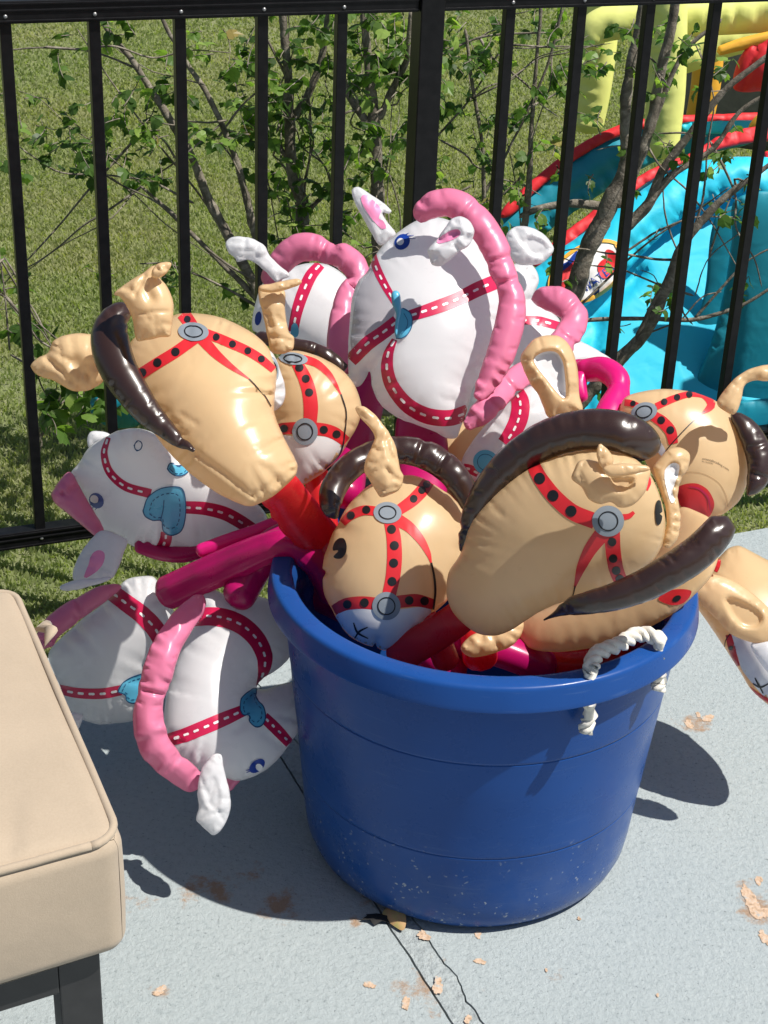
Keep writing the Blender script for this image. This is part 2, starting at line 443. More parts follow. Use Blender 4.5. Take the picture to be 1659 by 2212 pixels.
pvc('hot_pink_vinyl', (.85, .015, .25), .3, sss=.3, coat=.25)
pvc('red_vinyl', (.80, .03, .04), .28, sss=.45, coat=.3)
pvc('red_print', (.64, .022, .03), .36)
pvc('crimson_print', (.52, .010, .07), .36)
pvc('black_print', (.012, .011, .012), .36)
pvc('white_print', (.82, .80, .80), .36)
pvc('grey_print', (.235, .27, .31), .36)
pvc('heart_blue', (.10, .42, .62), .3, coat=.1)
pvc('heart_line', (.01, .07, .19), .36)
pvc('eye_blue', (.005, .04, .30), .36)
pvc('pink_print', (.80, .25, .45), .36)
pvc('text_print', (.16, .11, .07), .4)
pvc('cyan_nylon', (.02, .56, .78), .5, wr=.5)
pvc('deep_cyan_nylon', (.008, .27, .37), .55, wr=.5)  # darker cyan; on the slide's tower walls it also carries painted shade
pvc('red_nylon', (.74, .022, .03), .55, wr=.4)
pvc('yellow_nylon', (.84, .86, .26), .5, wr=.4)
pvc('orange_nylon', (.82, .42, .04), .55, wr=.4)
pvc('blue_nylon', (.02, .10, .62), .55)
pvc('dark_net', (.05, .055, .045), .9)
m, nt, p = new_mat('black_metal'); p.inputs['Specular IOR Level'].default_value = .25; setp(p, Roughness=.38); c = ramp(nt, noise(nt, 60, 4), [(.35, (.004, .004, .005)), (.75, (.009, .009, .010))]); nt.links.new(c, p.inputs['Base Color']); bump(nt, p, noise(nt, 500, 2), .1, .0004)
m, nt, p = new_mat('screw_metal'); setp(p, Roughness=.4, Metallic=.7, Base_Color=(.4, .4, .4, 1)); 
# tub plastic
m, nt, p = new_mat('blue_plastic')
pos = coord(nt); sx = N(nt, 'ShaderNodeSeparateXYZ'); nt.links.new(pos, sx.inputs[0])
zl = N(nt, 'ShaderNodeMapRange'); nt.links.new(sx.outputs[2], zl.inputs[0]); zl.inputs[1].default_value = .17; zl.inputs[2].default_value = .02; zl.inputs[3].default_value = 0; zl.inputs[4].default_value = 1
base = ramp(nt, noise(nt, 9, 4), [(.3, (.010, .058, .235)), (.7, (.013, .069, .27))])
vo = N(nt, 'ShaderNodeTexVoronoi'); vo.feature = 'F1'; vo.inputs['Scale'].default_value = 105
wp = N(nt, 'ShaderNodeVectorMath', operation='MULTIPLY_ADD'); nz = N(nt, 'ShaderNodeTexNoise'); nz.inputs['Scale'].default_value = 90; nt.links.new(pos, nz.inputs['Vector'])
nt.links.new(nz.outputs['Color'], wp.inputs[0]); wp.inputs[1].default_value = (.016, .016, .016); nt.links.new(pos, wp.inputs[2]); nt.links.new(wp.outputs[0], vo.inputs['Vector'])
sp = ramp(nt, vo.outputs['Distance'], [(.13, (1, 1, 1)), (.24, (0, 0, 0))])
cl = ramp(nt, noise(nt, 26, 4, .65), [(.47, (0, 0, 0)), (.58, (1, 1, 1))])
mu = N(nt, 'ShaderNodeMath', operation='MULTIPLY'); nt.links.new(sp, mu.inputs[0]); nt.links.new(cl, mu.inputs[1])
mu2 = N(nt, 'ShaderNodeMath', operation='MULTIPLY'); nt.links.new(mu.outputs[0], mu2.inputs[0]); nt.links.new(zl.outputs[0], mu2.inputs[1])
dust = ramp(nt, noise(nt, 14, 5, .7), [(.40, (0, 0, 0)), (.8, (.35, .35, .35))]); md = N(nt, 'ShaderNodeMath', operation='MULTIPLY'); nt.links.new(dust, md.inputs[0]); nt.links.new(zl.outputs[0], md.inputs[1])
ms = N(nt, 'ShaderNodeMapping'); ms.inputs['Scale'].default_value = (9, 9, 190); ms.inputs['Rotation'].default_value = (.12, .07, 0); nt.links.new(pos, ms.inputs['Vector'])
scr = ramp(nt, noise(nt, 1.6, 2, .4, ms.outputs[0]), [(.66, (0, 0, 0)), (.72, (.16, .16, .16))]); base = mixc(nt, scr, base, (.12, .20, .38))
c1 = mixc(nt, md.outputs[0], base, (.17, .20, .25)); c2 = mixc(nt, mu2.outputs[0], c1, (.45, .48, .48)); nt.links.new(c2, p.inputs['Base Color'])
setp(p, Roughness=.27); p.inputs['Specular IOR Level'].default_value = .2
b1 = bump(nt, p, noise(nt, 220, 3), .08, .0006); bump(nt, p, noise(nt, 6, 2), .25, .01, b1)
rr = ramp(nt, noise(nt, 18, 5, .7), [(.35, (.22,)*3), (.7, (.42,)*3)]); nt.links.new(rr, p.inputs['Roughness'])
# rope
m, nt, p = new_mat('rope_cotton'); c = ramp(nt, noise(nt, 120, 4), [(.3, (.66, .62, .54)), (.7, (.82, .79, .72))]); nt.links.new(c, p.inputs['Base Color']); setp(p, Roughness=.85); bump(nt, p, noise(nt, 900, 3), .5, .0008)
# canvas cushion
m, nt, p = new_mat('beige_canvas')
pos = N(nt, 'ShaderNodeTexCoord').outputs['Object']
wv1 = N(nt, 'ShaderNodeTexWave'); wv1.inputs['Scale'].default_value = 260; wv1.bands_direction = 'X'; nt.links.new(pos, wv1.inputs['Vector']); wv1.inputs['Distortion'].default_value = 1.5
wv2 = N(nt, 'ShaderNodeTexWave'); wv2.inputs['Scale'].default_value = 260; wv2.bands_direction = 'Y'; nt.links.new(pos, wv2.inputs['Vector']); wv2.inputs['Distortion'].default_value = 1.5
wv3 = N(nt, 'ShaderNodeTexWave'); wv3.inputs['Scale'].default_value = 260; wv3.bands_direction = 'Z'; nt.links.new(pos, wv3.inputs['Vector']); wv3.inputs['Distortion'].default_value = 1.5
ad = N(nt, 'ShaderNodeMath', operation='ADD'); nt.links.new(wv1.outputs['Fac'], ad.inputs[0]); nt.links.new(wv2.outputs['Fac'], ad.inputs[1])
ad2 = N(nt, 'ShaderNodeMath', operation='ADD'); nt.links.new(ad.outputs[0], ad2.inputs[0]); nt.links.new(wv3.outputs['Fac'], ad2.inputs[1])
c = ramp(nt, noise(nt, 6, 4, .6, pos), [(.3, (.37, .295, .215)), (.7, (.43, .345, .255))])
c = mixc(nt, .10, c, ramp(nt, noise(nt, 400, 3, .6, pos), [(.3, (.26, .2, .14)), (.7, (.58, .49, .38))]))
nt.links.new(c, p.inputs['Base Color']); setp(p, Roughness=.9); p.inputs['Sheen Weight'].default_value = .15
b1 = bump(nt, p, noise(nt, 700, 3, .6, pos), .3, .0008); bump(nt, p, noise(nt, 9, 3, .5, pos), .35, .01, b1)
m, nt, p = new_mat('dark_frame'); c = ramp(nt, noise(nt, 50, 4), [(.3, (.018, .018, .019)), (.7, (.026, .026, .027))]); nt.links.new(c, p.inputs['Base Color']); setp(p, Roughness=.45)
# concrete deck
m, nt, p = new_mat('painted_concrete')
big = noise(nt, 2.2, 5, .6); c = ramp(nt, big, [(.3, (.315, .365, .38)), (.7, (.38, .425, .435))])
fine = noise(nt, 95, 4, .7); c = mixc(nt, .55, c, ramp(nt, fine, [(.32, (.26, .30, .31)), (.45, (.36, .405, .415)), (.72, (.43, .475, .48))]))
pits = ramp(nt, noise(nt, 190, 3, .65), [(.30, (.35, .35, .35)), (.38, (1, 1, 1))]); c = mixc(nt, .6, c, pits, 'MULTIPLY')
st = ramp(nt, noise(nt, 3.3, 6, .7, dist=.4), [(.62, (0, 0, 0)), (.74, (1, 1, 1))]); stf = N(nt, 'ShaderNodeMath', operation='MULTIPLY'); nt.links.new(st, stf.inputs[0]); stf.inputs[1].default_value = .35
c = mixc(nt, stf.outputs[0], c, (.30, .27, .22)); gp = coord(nt); dn = N(nt, 'ShaderNodeTexNoise'); dn.inputs['Scale'].default_value = 22; dn.inputs['Detail'].default_value = 6; dn.inputs['Roughness'].default_value = .75; nt.links.new(gp, dn.inputs['Vector'])
for (X_, Y_, r_) in ((600, 1958, .045), (465, 1922, .05), (540, 1893, .028), (300, 1950, .03), (800, 1935, .035), (770, 1985, .02), (1640, 1960, .05), (1500, 1560, .04), (340, 2146, .02), (930, 2135, .05), (1210, 2110, .02)):
    q_ = onz(X_, Y_, 0); ds = N(nt, 'ShaderNodeVectorMath', operation='DISTANCE'); nt.links.new(gp, ds.inputs[0]); ds.inputs[1].default_value = tuple(float(v) for v in q_)
    m1 = N(nt, 'ShaderNodeMath', operation='DIVIDE'); nt.links.new(ds.outputs['Value'], m1.inputs[0]); m1.inputs[1].default_value = r_
    m2 = N(nt, 'ShaderNodeMath', operation='SUBTRACT'); nt.links.new(dn.outputs['Fac'], m2.inputs[0]); m3 = N(nt, 'ShaderNodeMath', operation='MULTIPLY'); nt.links.new(m1.outputs[0], m3.inputs[0]); m3.inputs[1].default_value = .22; nt.links.new(m3.outputs[0], m2.inputs[1])
    c = mixc(nt, ramp(nt, m2.outputs[0], [(.36, (0, 0, 0)), (.50, (.8, .8, .8))]), c, (.34, .19, .09))
nt.links.new(c, p.inputs['Base Color']); setp(p, Roughness=.8)
h1 = noise(nt, 150, 5, .7); b1 = bump(nt, p, h1, .8, .0045); bump(nt, p, noise(nt, 28, 3), .3, .004, b1)
m, nt, p = new_mat('bare_concrete'); c = ramp(nt, noise(nt, 120, 5, .7), [(.34, (.30, .21, .14)), (.46, (.50, .35, .24)), (.56, (.56, .42, .31)), (.66, (.37, .38, .37))]); nt.links.new(c, p.inputs['Base Color']); setp(p, Roughness=.9); bump(nt, p, noise(nt, 260, 3), .8, .002)
m, nt, p = new_mat('rust_stain'); c = ramp(nt, noise(nt, 60, 5, .7), [(.3, (.26, .12, .05)), (.55, (.34, .33, .30)), (.7, (.36, .28, .2))]); nt.links.new(c, p.inputs['Base Color']); setp(p, Roughness=.9)
m, nt, p = new_mat('joint_filler'); c = ramp(nt, noise(nt, 80, 5, .7), [(.3, (.23, .26, .265)), (.5, (.35, .39, .40)), (.66, (.40, .44, .44)), (.76, (.42, .36, .28))]); nt.links.new(c, p.inputs['Base Color']); setp(p, Roughness=.95); bump(nt, p, noise(nt, 110, 4, .7), 1, .006)
m, nt, p = new_mat('joint_bed_soil'); setp(p, Base_Color=(.09, .085, .075, 1), Roughness=1)  # plain dark colour of the bed below the open joint
# soil and grass
m, nt, p = new_mat('lawn_soil'); c = ramp(nt, noise(nt, 5, 6, .7), [(.3, (.21, .25, .11)), (.6, (.26, .28, .135)), (.8, (.32, .30, .175))]); nt.links.new(c, p.inputs['Base Color']); setp(p, Roughness=1); bump(nt, p, noise(nt, 60, 5, .7), 1, .02)
def leafy(name, stops, attr='tone', transl=.35, patch=None, rough=.5):
    m, nt, p = new_mat(name); at = N(nt, 'ShaderNodeAttribute'); at.attribute_name = attr
    c = ramp(nt, at.outputs['Fac'], stops)
    if patch:
        c = mixc(nt, ramp(nt, noise(nt, 1.6, 5, .65), [(.42, (0, 0, 0)), (.66, (1, 1, 1))]), c, ramp(nt, at.outputs['Fac'], patch))
    nt.links.new(c, p.inputs['Base Color']); setp(p, Roughness=rough); p.inputs['Specular IOR Level'].default_value = .3
    tr = N(nt, 'ShaderNodeBsdfTranslucent'); c2 = mixc(nt, 1., c, (1.3, 1.5, .6), 'MULTIPLY'); nt.links.new(c2, tr.inputs[0])
    mx = N(nt, 'ShaderNodeMixShader'); mx.inputs[0].default_value = transl; nt.links.new(p.outputs[0], mx.inputs[1]); nt.links.new(tr.outputs[0], mx.inputs[2]); nt.links.new(mx.outputs[0], nt.nodes['Material Output'].inputs[0])
leafy('grass_blade', [(0, (.25, .30, .13)), (.55, (.31, .35, .155)), (1, (.39, .41, .21))], patch=[(0, (.31, .325, .155)), (.6, (.375, .37, .195)), (1, (.44, .42, .26))], transl=.5, rough=.8)
leafy('shrub_leaf', [(0, (.045, .09, .022)), (.4, (.10, .185, .04)), (.8, (.25, .38, .08)), (.95, (.35, .47, .12)), (1, (.38, .28, .10))], transl=.5, rough=.4)
m, nt, p = new_mat('bark')
c = ramp(nt, noise(nt, 35, 5, .7, dist=1), [(.3, (.075, .062, .048)), (.5, (.18, .155, .12)), (.72, (.38, .34, .28))]); nt.links.new(c, p.inputs['Base Color']); setp(p, Roughness=.85); bump(nt, p, noise(nt, 120, 4, .7), .7, .004)
m, nt, p = new_mat('fallen_leaf'); c = ramp(nt, noise(nt, 45, 3), [(.35, (.30, .34, .10)), (.6, (.42, .26, .12))]); nt.links.new(c, p.inputs['Base Color']); setp(p, Roughness=.5)
m, nt, p = new_mat('dirt_black'); setp(p, Base_Color=(.01, .01, .01, 1), Roughness=.7)
#==SPLIT==
# ================================================================== SETTING
Ev = {}
GZ = -0.21
B1 = onz(1659, 1140, 0)[:2]; B2 = onz(0, 1440, 0)[:2]; bd = (B1-B2)/np.linalg.norm(B1-B2)
bn = np.array([-bd[1], bd[0]])                     # towards the fence
EL_ = B2-bd*3.5; ER_ = B1+bd*3.5
J1 = onz(600, 1630, 0)[:2]; J2 = onz(975, 2212, 0)[:2]; jd = (J2-J1)/np.linalg.norm(J2-J1); jn = np.array([-jd[1], jd[0]])
if jn[0] < 0: jn = -jn
def isect(p, d, q, e):
    A = np.array([d, -e]).T; t = np.linalg.solve(A, q-p); return p+d*t[0]
def jag(off, amp, seed):
    r = np.random.default_rng(seed); a = isect(J1+jn*off, jd, B2, bd); L = 3.6; n = 420
    t = np.linspace(0, L, n); w = np.convolve(r.normal(0, 1, n+8), np.ones(5)/5, 'same')[4:4+n]*amp; w[0] = 0
    return a+np.outer(t, jd)+np.outer(w, jn)
def slab(name, poly, top, bot, mat, kind='structure', parent=None):
    n = len(poly); V = [(x, y, top) for x, y in poly]+[(x, y, bot) for x, y in poly]
    Fc = [tuple(range(n))]+[(i, i+n, (i+1) % n+n, (i+1) % n) for i in range(n)]
    o = mesh_obj(name, V, Fc, mat, parent, smooth=False)
    if kind: o['kind'] = kind
    return o
ja = jag(0, .0016, 1); jb = jag(.0036, .0018, 1); jc = jag(.0365, .0044, 3); jdd = jag(.0384, .0040, 3)
nearL = ja[-1]; nearR = jdd[-1]
slab('patio', [tuple(v) for v in ja]+[(EL_[0], nearL[1]-.2), tuple(EL_)], 0, -.24, M_['painted_concrete'])
slab('patio', [tuple(ER_), (ER_[0]+.5, nearR[1]-.2)]+[tuple(v) for v in jdd[::-1]], 0, -.24, M_['painted_concrete'])
slab('patio_joint', [tuple(v) for v in jb]+[tuple(v) for v in jc[::-1]], -.0012, -.1, M_['joint_filler'])
slab('patio_joint_bed', [tuple(v) for v in jag(-.01, 0, 5)]+[tuple(v) for v in jag(.055, 0, 6)[::-1]], -.007, -.1, M_['joint_bed_soil'])
patio = [o for o in COL.objects if o.name == 'patio'][0]
def blot(name, X, Y, rx, ry, mat, seed, z=.0004, n=46, rough=.40):
    z = z+.00006*(seed % 37); r = np.random.default_rng(seed); c = onz(X, Y, 0); sx = rx*c[1]/F*1.12; sy = ry*c[1]/F*2.0
    ph = r.random(6)*6.28; pts = []
    for i in range(n):
        a = 2*math.pi*i/n; k = 1+rough*(.8*math.sin(1*a+ph[4])+.7*math.sin(2*a+ph[0])+.3*math.sin(3*a+ph[1])+.18*math.sin(7*a+ph[2])+.16*math.sin(11*a+ph[3]))+r.normal(0, .07)
        k = max(k, .2); pts.append((c[0]+sx*k*math.cos(a), c[1]+sy*k*math.sin(a), z))
    pts.append((c[0], c[1], z)); Fc = [(i, (i+1) % n, n) for i in range(n)]
    return mesh_obj(name, pts, Fc, mat, patio, smooth=False)
for i, (x, y, a, b) in enumerate([(1490, 1564, 10, 8), (1532, 1553, 14, 7), (1508, 1546, 6, 5), (1622, 1940, 20, 26), (1645, 1975, 15, 12), (1650, 2022, 14, 13), (1640, 1905, 10, 8), (1033, 2023, 9, 6), (1039, 2077, 12, 6), (801, 2128, 12, 7),
        (874, 2168, 13, 10), (1013, 2203, 10, 7), (915, 2020, 16, 8), (340, 2146, 12, 9), (352, 2136, 6, 6), (1420, 2150, 4, 3), (1180, 2096, 4, 3), (1250, 1985, 5, 3)]):
    blot('bare_patch', x, y, a, b, M_['bare_concrete'], 40+i)
blot('bare_patch', 943, 2130, 15, 14, M_['bare_concrete'], 77, z=.002)

# lawn sheet
V = [(-40, 2.0, GZ-.015), (40, 2.0, GZ-.015), (120, 300, GZ-.015), (-120, 300, GZ-.015)]
o = mesh_obj('lawn', V, [(0, 1, 2, 3)], M_['lawn_soil'], smooth=False); o['kind'] = 'structure'
# mown grass
def grass(nb):
    X = rng.uniform(-620, 2300, nb); Y = np.where(rng.random(nb) < .74, rng.uniform(-110, 760, nb), rng.uniform(760, 1560, nb))
    r = fw[None]+rt[None]*((X-829.5)/F)[:, None]-up[None]*((Y-1106)/F)[:, None]
    t = (GZ-CAMH)/r[:, 2]; Pt = CAM+r*t[:, None]
    s = (Pt[:, :2]-B2)@bn; ok = (s > .005)
    Pt = Pt[ok]; nb = len(Pt); dist = Pt[:, 1]
    patch = np.sin(Pt[:, 0]*3.1+np.sin(Pt[:, 1]*2.3))*np.cos(Pt[:, 1]*2.9+Pt[:, 0]) 
    hgt = rng.uniform(.007, .016, nb)*(1+.15*patch)*(1+.06*np.maximum(dist-4, 0)); wd_ = rng.uniform(.0019, .0034, nb)*(1+.22*np.maximum(dist-3, 0))
    a = rng.uniform(0, 2*np.pi, nb); lean = rng.uniform(.1, 1.0, nb)*hgt; la = rng.uniform(0, 2*np.pi, nb)
    side = np.stack([np.cos(a), np.sin(a), 0*a], 1)*wd_[:, None]; ld = np.stack([np.cos(la), np.sin(la), 0*la], 1)*lean[:, None]
    base = Pt+[0, 0, -.012]; mid = base+ld*.35; mid[:, 2] += hgt*.62; tip = base+ld; tip[:, 2] += hgt
    V = np.empty((nb*5, 3)); V[0::5] = base-side; V[1::5] = base+side; V[2::5] = mid+side*.8; V[3::5] = mid-side*.8; V[4::5] = tip
    me = bpy.data.meshes.new('grass'); me.vertices.add(nb*5); me.vertices.foreach_set('co', V.ravel())
    loops = np.empty((nb, 7), int); k = np.arange(nb)*5
    loops[:, 0] = k; loops[:, 1] = k+1; loops[:, 2] = k+2; loops[:, 3] = k+3; loops[:, 4] = k+3; loops[:, 5] = k+2; loops[:, 6] = k+4
    me.loops.add(nb*7); me.loops.foreach_set('vertex_index', loops.ravel()); me.polygons.add(nb*2)
    st = np.empty(nb*2, int); st[0::2] = np.arange(nb)*7; st[1::2] = np.arange(nb)*7+4; me.polygons.foreach_set('loop_start', st)
    me.update(calc_edges=True)
    at = me.attributes.new('tone', 'FLOAT', 'POINT'); tn = np.repeat(np.clip(rng.normal(.5, .13, nb)+.10*np.sin(Pt[:, 0]*1.3+1)*np.sin(Pt[:, 1]*1.1)+.12*patch, 0, 1), 5); at.data.foreach_set('value', tn)
    me.materials.append(M_['grass_blade']); o = bpy.data.objects.new('grass', me); COL.objects.link(o)
    tag(o, 'short mown green grass growing on the lawn beyond the patio', 'grass', kind='stuff')
grass(500000)

# ------------------------------------------------------------------ fence
FTH, FA, FS, ZT, ZB = .3886, np.array([-.649, 2.640]), .1454, .9349, .0113
fd = np.array([math.cos(FTH), math.sin(FTH), 0]); fn = np.array([math.sin(FTH), -math.cos(FTH), 0])
def fp(k, z): return np.array([FA[0], FA[1], 0])+fd*k*FS+np.array([0, 0, z])
fence = empty('metal_fence', fp(5.138, GZ), 'black metal picket fence with a thick post behind the tub', 'fence')
def k_(i): return i if i <= 4 else i+.2335
for i in list(range(-4, 5))+list(range(6, 15)):
    k = k_(i) if i <= 4 else 6.2335+(i-6)
    bar('picket', fp(k, ZB-.012), fp(k, ZT+.003), .019, .019, M_['black_metal'], fence, side=fd, bevel=.0012)
for q in (-4.6, 5.138, 15):
    bar('post', fp(q, GZ-.05), fp(q, ZT+.12), .046, .046, M_['black_metal'], fence, side=fd, bevel=.002)
for a, b in ((-4.6, 5.138), (5.138, 15)):
    a_, b_ = a+.17, b-.17
    # channel rails: a web and two proud lips
    for nm, z0, z1 in (('top_rail', ZT, ZT+.036), ('bottom_rail', ZB-.034, ZB)):
        zc = (z0+z1)/2
        rl = bar(nm, fp(a_, zc), fp(b_, zc), z1-z0, .030, M_['black_metal'], fence, side=[0, 0, 1], bevel=.0015)
        for zz in (z0+.0045, z1-.0045, zc+.003):
            bar('rail_lip', fp(a_, zz)+fn*.0155, fp(b_, zz)+fn*.0155, .0035, .004, M_['black_metal'], rl, side=[0, 0, 1], bevel=.0008)
def screw(p):
    V = []; n = 8
    for r_, h_ in ((.0035, 0), (.0032, .0012), (.0015, .0022)):
        for i in range(n): a = 2*math.pi*i/n; V.append(p+fn*h_+fd*math.cos(a)*r_+np.array([0, 0, 1])*math.sin(a)*r_)
    Fc = [(j*n+i, j*n+(i+1) % n, (j+1)*n+(i+1) % n, (j+1)*n+i) for j in range(2) for i in range(n)]+[tuple(range(2*n, 3*n))]
    mesh_obj('screw', V, Fc, M_['screw_metal'], fence)
for i in list(range(-1, 5))+list(range(6, 12)):
    k = k_(i) if i <= 4 else 6.2335+(i-6)
    screw(fp(k, ZT+.012)+fn*.0152)
    if i in (0, 10, 11): screw(fp(k, ZB-.018)+fn*.0152)

# ------------------------------------------------------------------ inflatable slide (beyond the fence)
sl_ = empty('inflatable_slide', onz(1560, 1085, GZ), 'blue inflatable water slide with red edges and yellow posts', 'bouncy slide')
D1 = yplane(3.75); D2 = yplane(4.05); D3 = yplane(4.45); D0 = yplane(3.50)
def dz(y): return yplane(y)
wall = pillow('side_wall', [(1070, 760), (1085, 640), (1150, 585), (1250, 510), (1340, 440), (1440, 368), (1540, 345), (1640, 350), (1720, 420), (1740, 600), (1740, 800), (1700, 950), (1560, 1010), (1250, 1010), (1090, 930)], yplane(3.8, .75), M_['cyan_nylon'], sl_, fat=.35, pucker=.25, plen=25, step=14, cap=46,
    creases=[([(1130, 790), (1230, 720), (1330, 640), (1380, 590)], 14, 26), ([(1285, 1000), (1262, 860), (1290, 700)], 16, 18)])
pillow('slide_tube', [(1120, 700), (1108, 630), (1180, 560), (1290, 482), (1400, 402), (1500, 352), (1600, 338), (1690, 350), (1700, 420), (1590, 420), (1520, 440), (1440, 500), (1330, 610), (1240, 680), (1180, 720)], yplane(3.66, .75), M_['cyan_nylon'], sl_, fat=.6, pucker=.35, plen=30, step=12, scallop=2,
    creases=[([(1220, 640), (1330, 560), (1430, 470)], 10, 7)])
pillow('shaded_tower_wall', [(1590, 430), (1700, 420), (1760, 500), (1760, 980), (1600, 1000), (1450, 960), (1490, 850), (1535, 740), (1565, 620), (1580, 520)], yplane(3.70, 0), M_['deep_cyan_nylon'], sl_, fat=.2, pucker=.3, step=16, cap=40, creases=[([(1562, 900), (1580, 760), (1590, 640)], 10, 16)])  # left edge follows the shadow curve; shade put into the darker cyan
pillow('shaded_tower_wall', [(1545, 470), (1600, 450), (1590, 560), (1560, 690), (1520, 800), (1480, 880), (1440, 930), (1420, 880), (1470, 780), (1520, 640)], yplane(3.78, .06), M_['deep_cyan_nylon'], sl_, fat=.15, pucker=.2, step=14, cap=20)  # strip along the same curve, its shade painted in darker cyan
# red edge of the near side
pillow('edge_band', [(1150, 575), (1185, 530), (1270, 462), (1360, 392), (1440, 348), (1490, 330), (1560, 290), (1640, 270), (1720, 262), (1720, 300), (1640, 306), (1560, 322), (1480, 352), (1400, 395), (1300, 470), (1215, 540)], yplane(3.76, .75), M_['red_nylon'], sl_, fat=.4, pucker=.5, step=12)
# far side
pillow('slide_tube', [(1070, 520), (1075, 470), (1130, 410), (1200, 350), (1280, 300), (1360, 275), (1440, 262), (1520, 262), (1640, 262), (1640, 300), (1540, 330), (1430, 345), (1330, 400), (1240, 460), (1160, 520), (1110, 560)], yplane(4.55, .5), M_['deep_cyan_nylon'], sl_, fat=.5, pucker=.5, step=12, creases=[([(1120, 500), (1220, 430), (1330, 360)], 10, 10)])
pillow('edge_band', [(1082, 470), (1090, 445), (1150, 388), (1220, 332), (1290, 290), (1360, 262), (1440, 250), (1560, 246), (1680, 244), (1680, 268), (1560, 270), (1440, 272), (1370, 284), (1300, 312), (1230, 356), (1160, 412), (1110, 462)], yplane(4.5, .5), M_['red_nylon'], sl_, fat=.5, pucker=.4, step=12)
pillow('edge_band', [(1470, 268), (1500, 262), (1700, 262), (1700, 284), (1560, 290), (1480, 286)], yplane(4.45, .5), M_['cyan_nylon'], sl_, fat=.5, step=12)
# base tubes
pillow('base_tube', [(1440, 1010), (1480, 985), (1560, 960), (1650, 945), (1760, 940), (1760, 1052), (1659, 1082), (1590, 1090), (1500, 1100), (1430, 1090)], yplane(3.50), M_['cyan_nylon'], sl_, fat=.7, pucker=.9, plen=22, scallop=4, step=10)
pillow('base_floor', [(1400, 900), (1470, 880), (1560, 870), (1660, 860), (1760, 850), (1760, 960), (1600, 985), (1420, 1000)], yplane(3.60), M_['deep_cyan_nylon'], sl_, fat=.25, pucker=.5, step=12)
# yellow posts and arches
def ny(name, pts, mat, y, **k):
    g = yplane(y); tube(name, [(a, b, g(a, b), r) for a, b, r in pts], mat, sl_, pucker=.3, seam=1.2, capend=True, **k)
ny('post_tube', [(1300, -60, 40), (1297, 60, 39), (1285, 180, 37), (1266, 290, 34)], M_['yellow_nylon'], 5.0)
ny('post_tube', [(1438, -60, 46), (1440, 80, 44), (1438, 200, 42), (1425, 345, 38)], M_['yellow_nylon'], 4.55)
ny('post_tube', [(1535, 60, 33), (1525, 180, 32), (1508, 275, 30)], M_['orange_nylon'], 5.2)
ny('arch_tube', [(1262, 105, 30), (1290, 60, 36), (1360, 42, 40), (1440, 36, 42), (1560, 30, 44), (1700, 20, 46), (1850, 10, 46)], M_['yellow_nylon'], 4.7)
ny('arch_tube', [(1400, 150, 22), (1480, 128, 30), (1560, 92, 34), (1660, 66, 36), (1800, 40, 36)], M_['yellow_nylon'], 5.0)
ny('arch_tube', [(1548, 112, 10), (1600, 96, 13), (1700, 74, 15)], M_['orange_nylon'], 4.6)
pillow('net_panel', [(1455, 110), (1560, 110), (1760, 60), (1760, 300), (1455, 268)], yplane(5.9), M_['dark_net'], sl_, fat=.05, pucker=.1, step=20, cap=6)
pillow('climbing_panel', [(1588, 195), (1583, 170), (1600, 120), (1640, 80), (1700, 62), (1700, 190), (1640, 198)], yplane(4.6), M_['red_nylon'], sl_, fat=.5, step=9, creases=[([(1602, 195), (1625, 130), (1640, 90)], 6, 9)])
pillow('orange_panel', [(1618, 270), (1655, 235), (1700, 235), (1700, 300), (1650, 306), (1622, 300)], yplane(4.5), M_['orange_nylon'], sl_, fat=.4, step=9)
pillow('edge_band', [(1650, 330), (1668, 330), (1672, 420), (1664, 640), (1650, 640)], yplane(3.9, .4), M_['red_nylon'], sl_, fat=.6, step=8)
sk = Skin([wall]+[o for o in sl_.children if o.name.startswith('slide_tube')], yplane(3.8, .75))
# printed emblem: an oval with a yellow rim and red and blue shapes
def ep(name, polys, mat, lift): return poly_print(name, sk, polys, M_[mat], sl_, lift=lift, step=9)
ep('emblem_print', [ell(1268, 588, 88, 50, -33, 28)], 'white_print', .003)
e_ = ell(1268, 588, 90, 52, -33, 32); e_.append(e_[0]); line_print('emblem_rim', sk, e_, 7, M_['orange_nylon'], sl_, lift=.006)
ep('emblem_red', [[(1200, 600), (1245, 560), (1275, 555), (1262, 590), (1215, 612)], [(1290, 575), (1312, 558), (1322, 590), (1300, 600)], [(1310, 540), (1335, 555), (1342, 585), (1325, 590), (1312, 565)], [(1208, 618), (1250, 600), (1256, 610), (1222, 626)]], 'red_nylon', .005)
ep('emblem_blue', [[(1196, 582), (1225, 568), (1246, 545), (1250, 552), (1226, 580), (1200, 594)], [(1272, 640), (1290, 620), (1292, 632), (1280, 646)], [(1206, 640), (1222, 642), (1232, 652), (1215, 652)]], 'eye_blue', .0055)
ep('emblem_yellow', [[(1326, 525), (1340, 530), (1352, 575), (1346, 580), (1336, 548)], [(1165, 545), (1185, 540), (1188, 556), (1170, 560)]], 'orange_nylon', .0055)

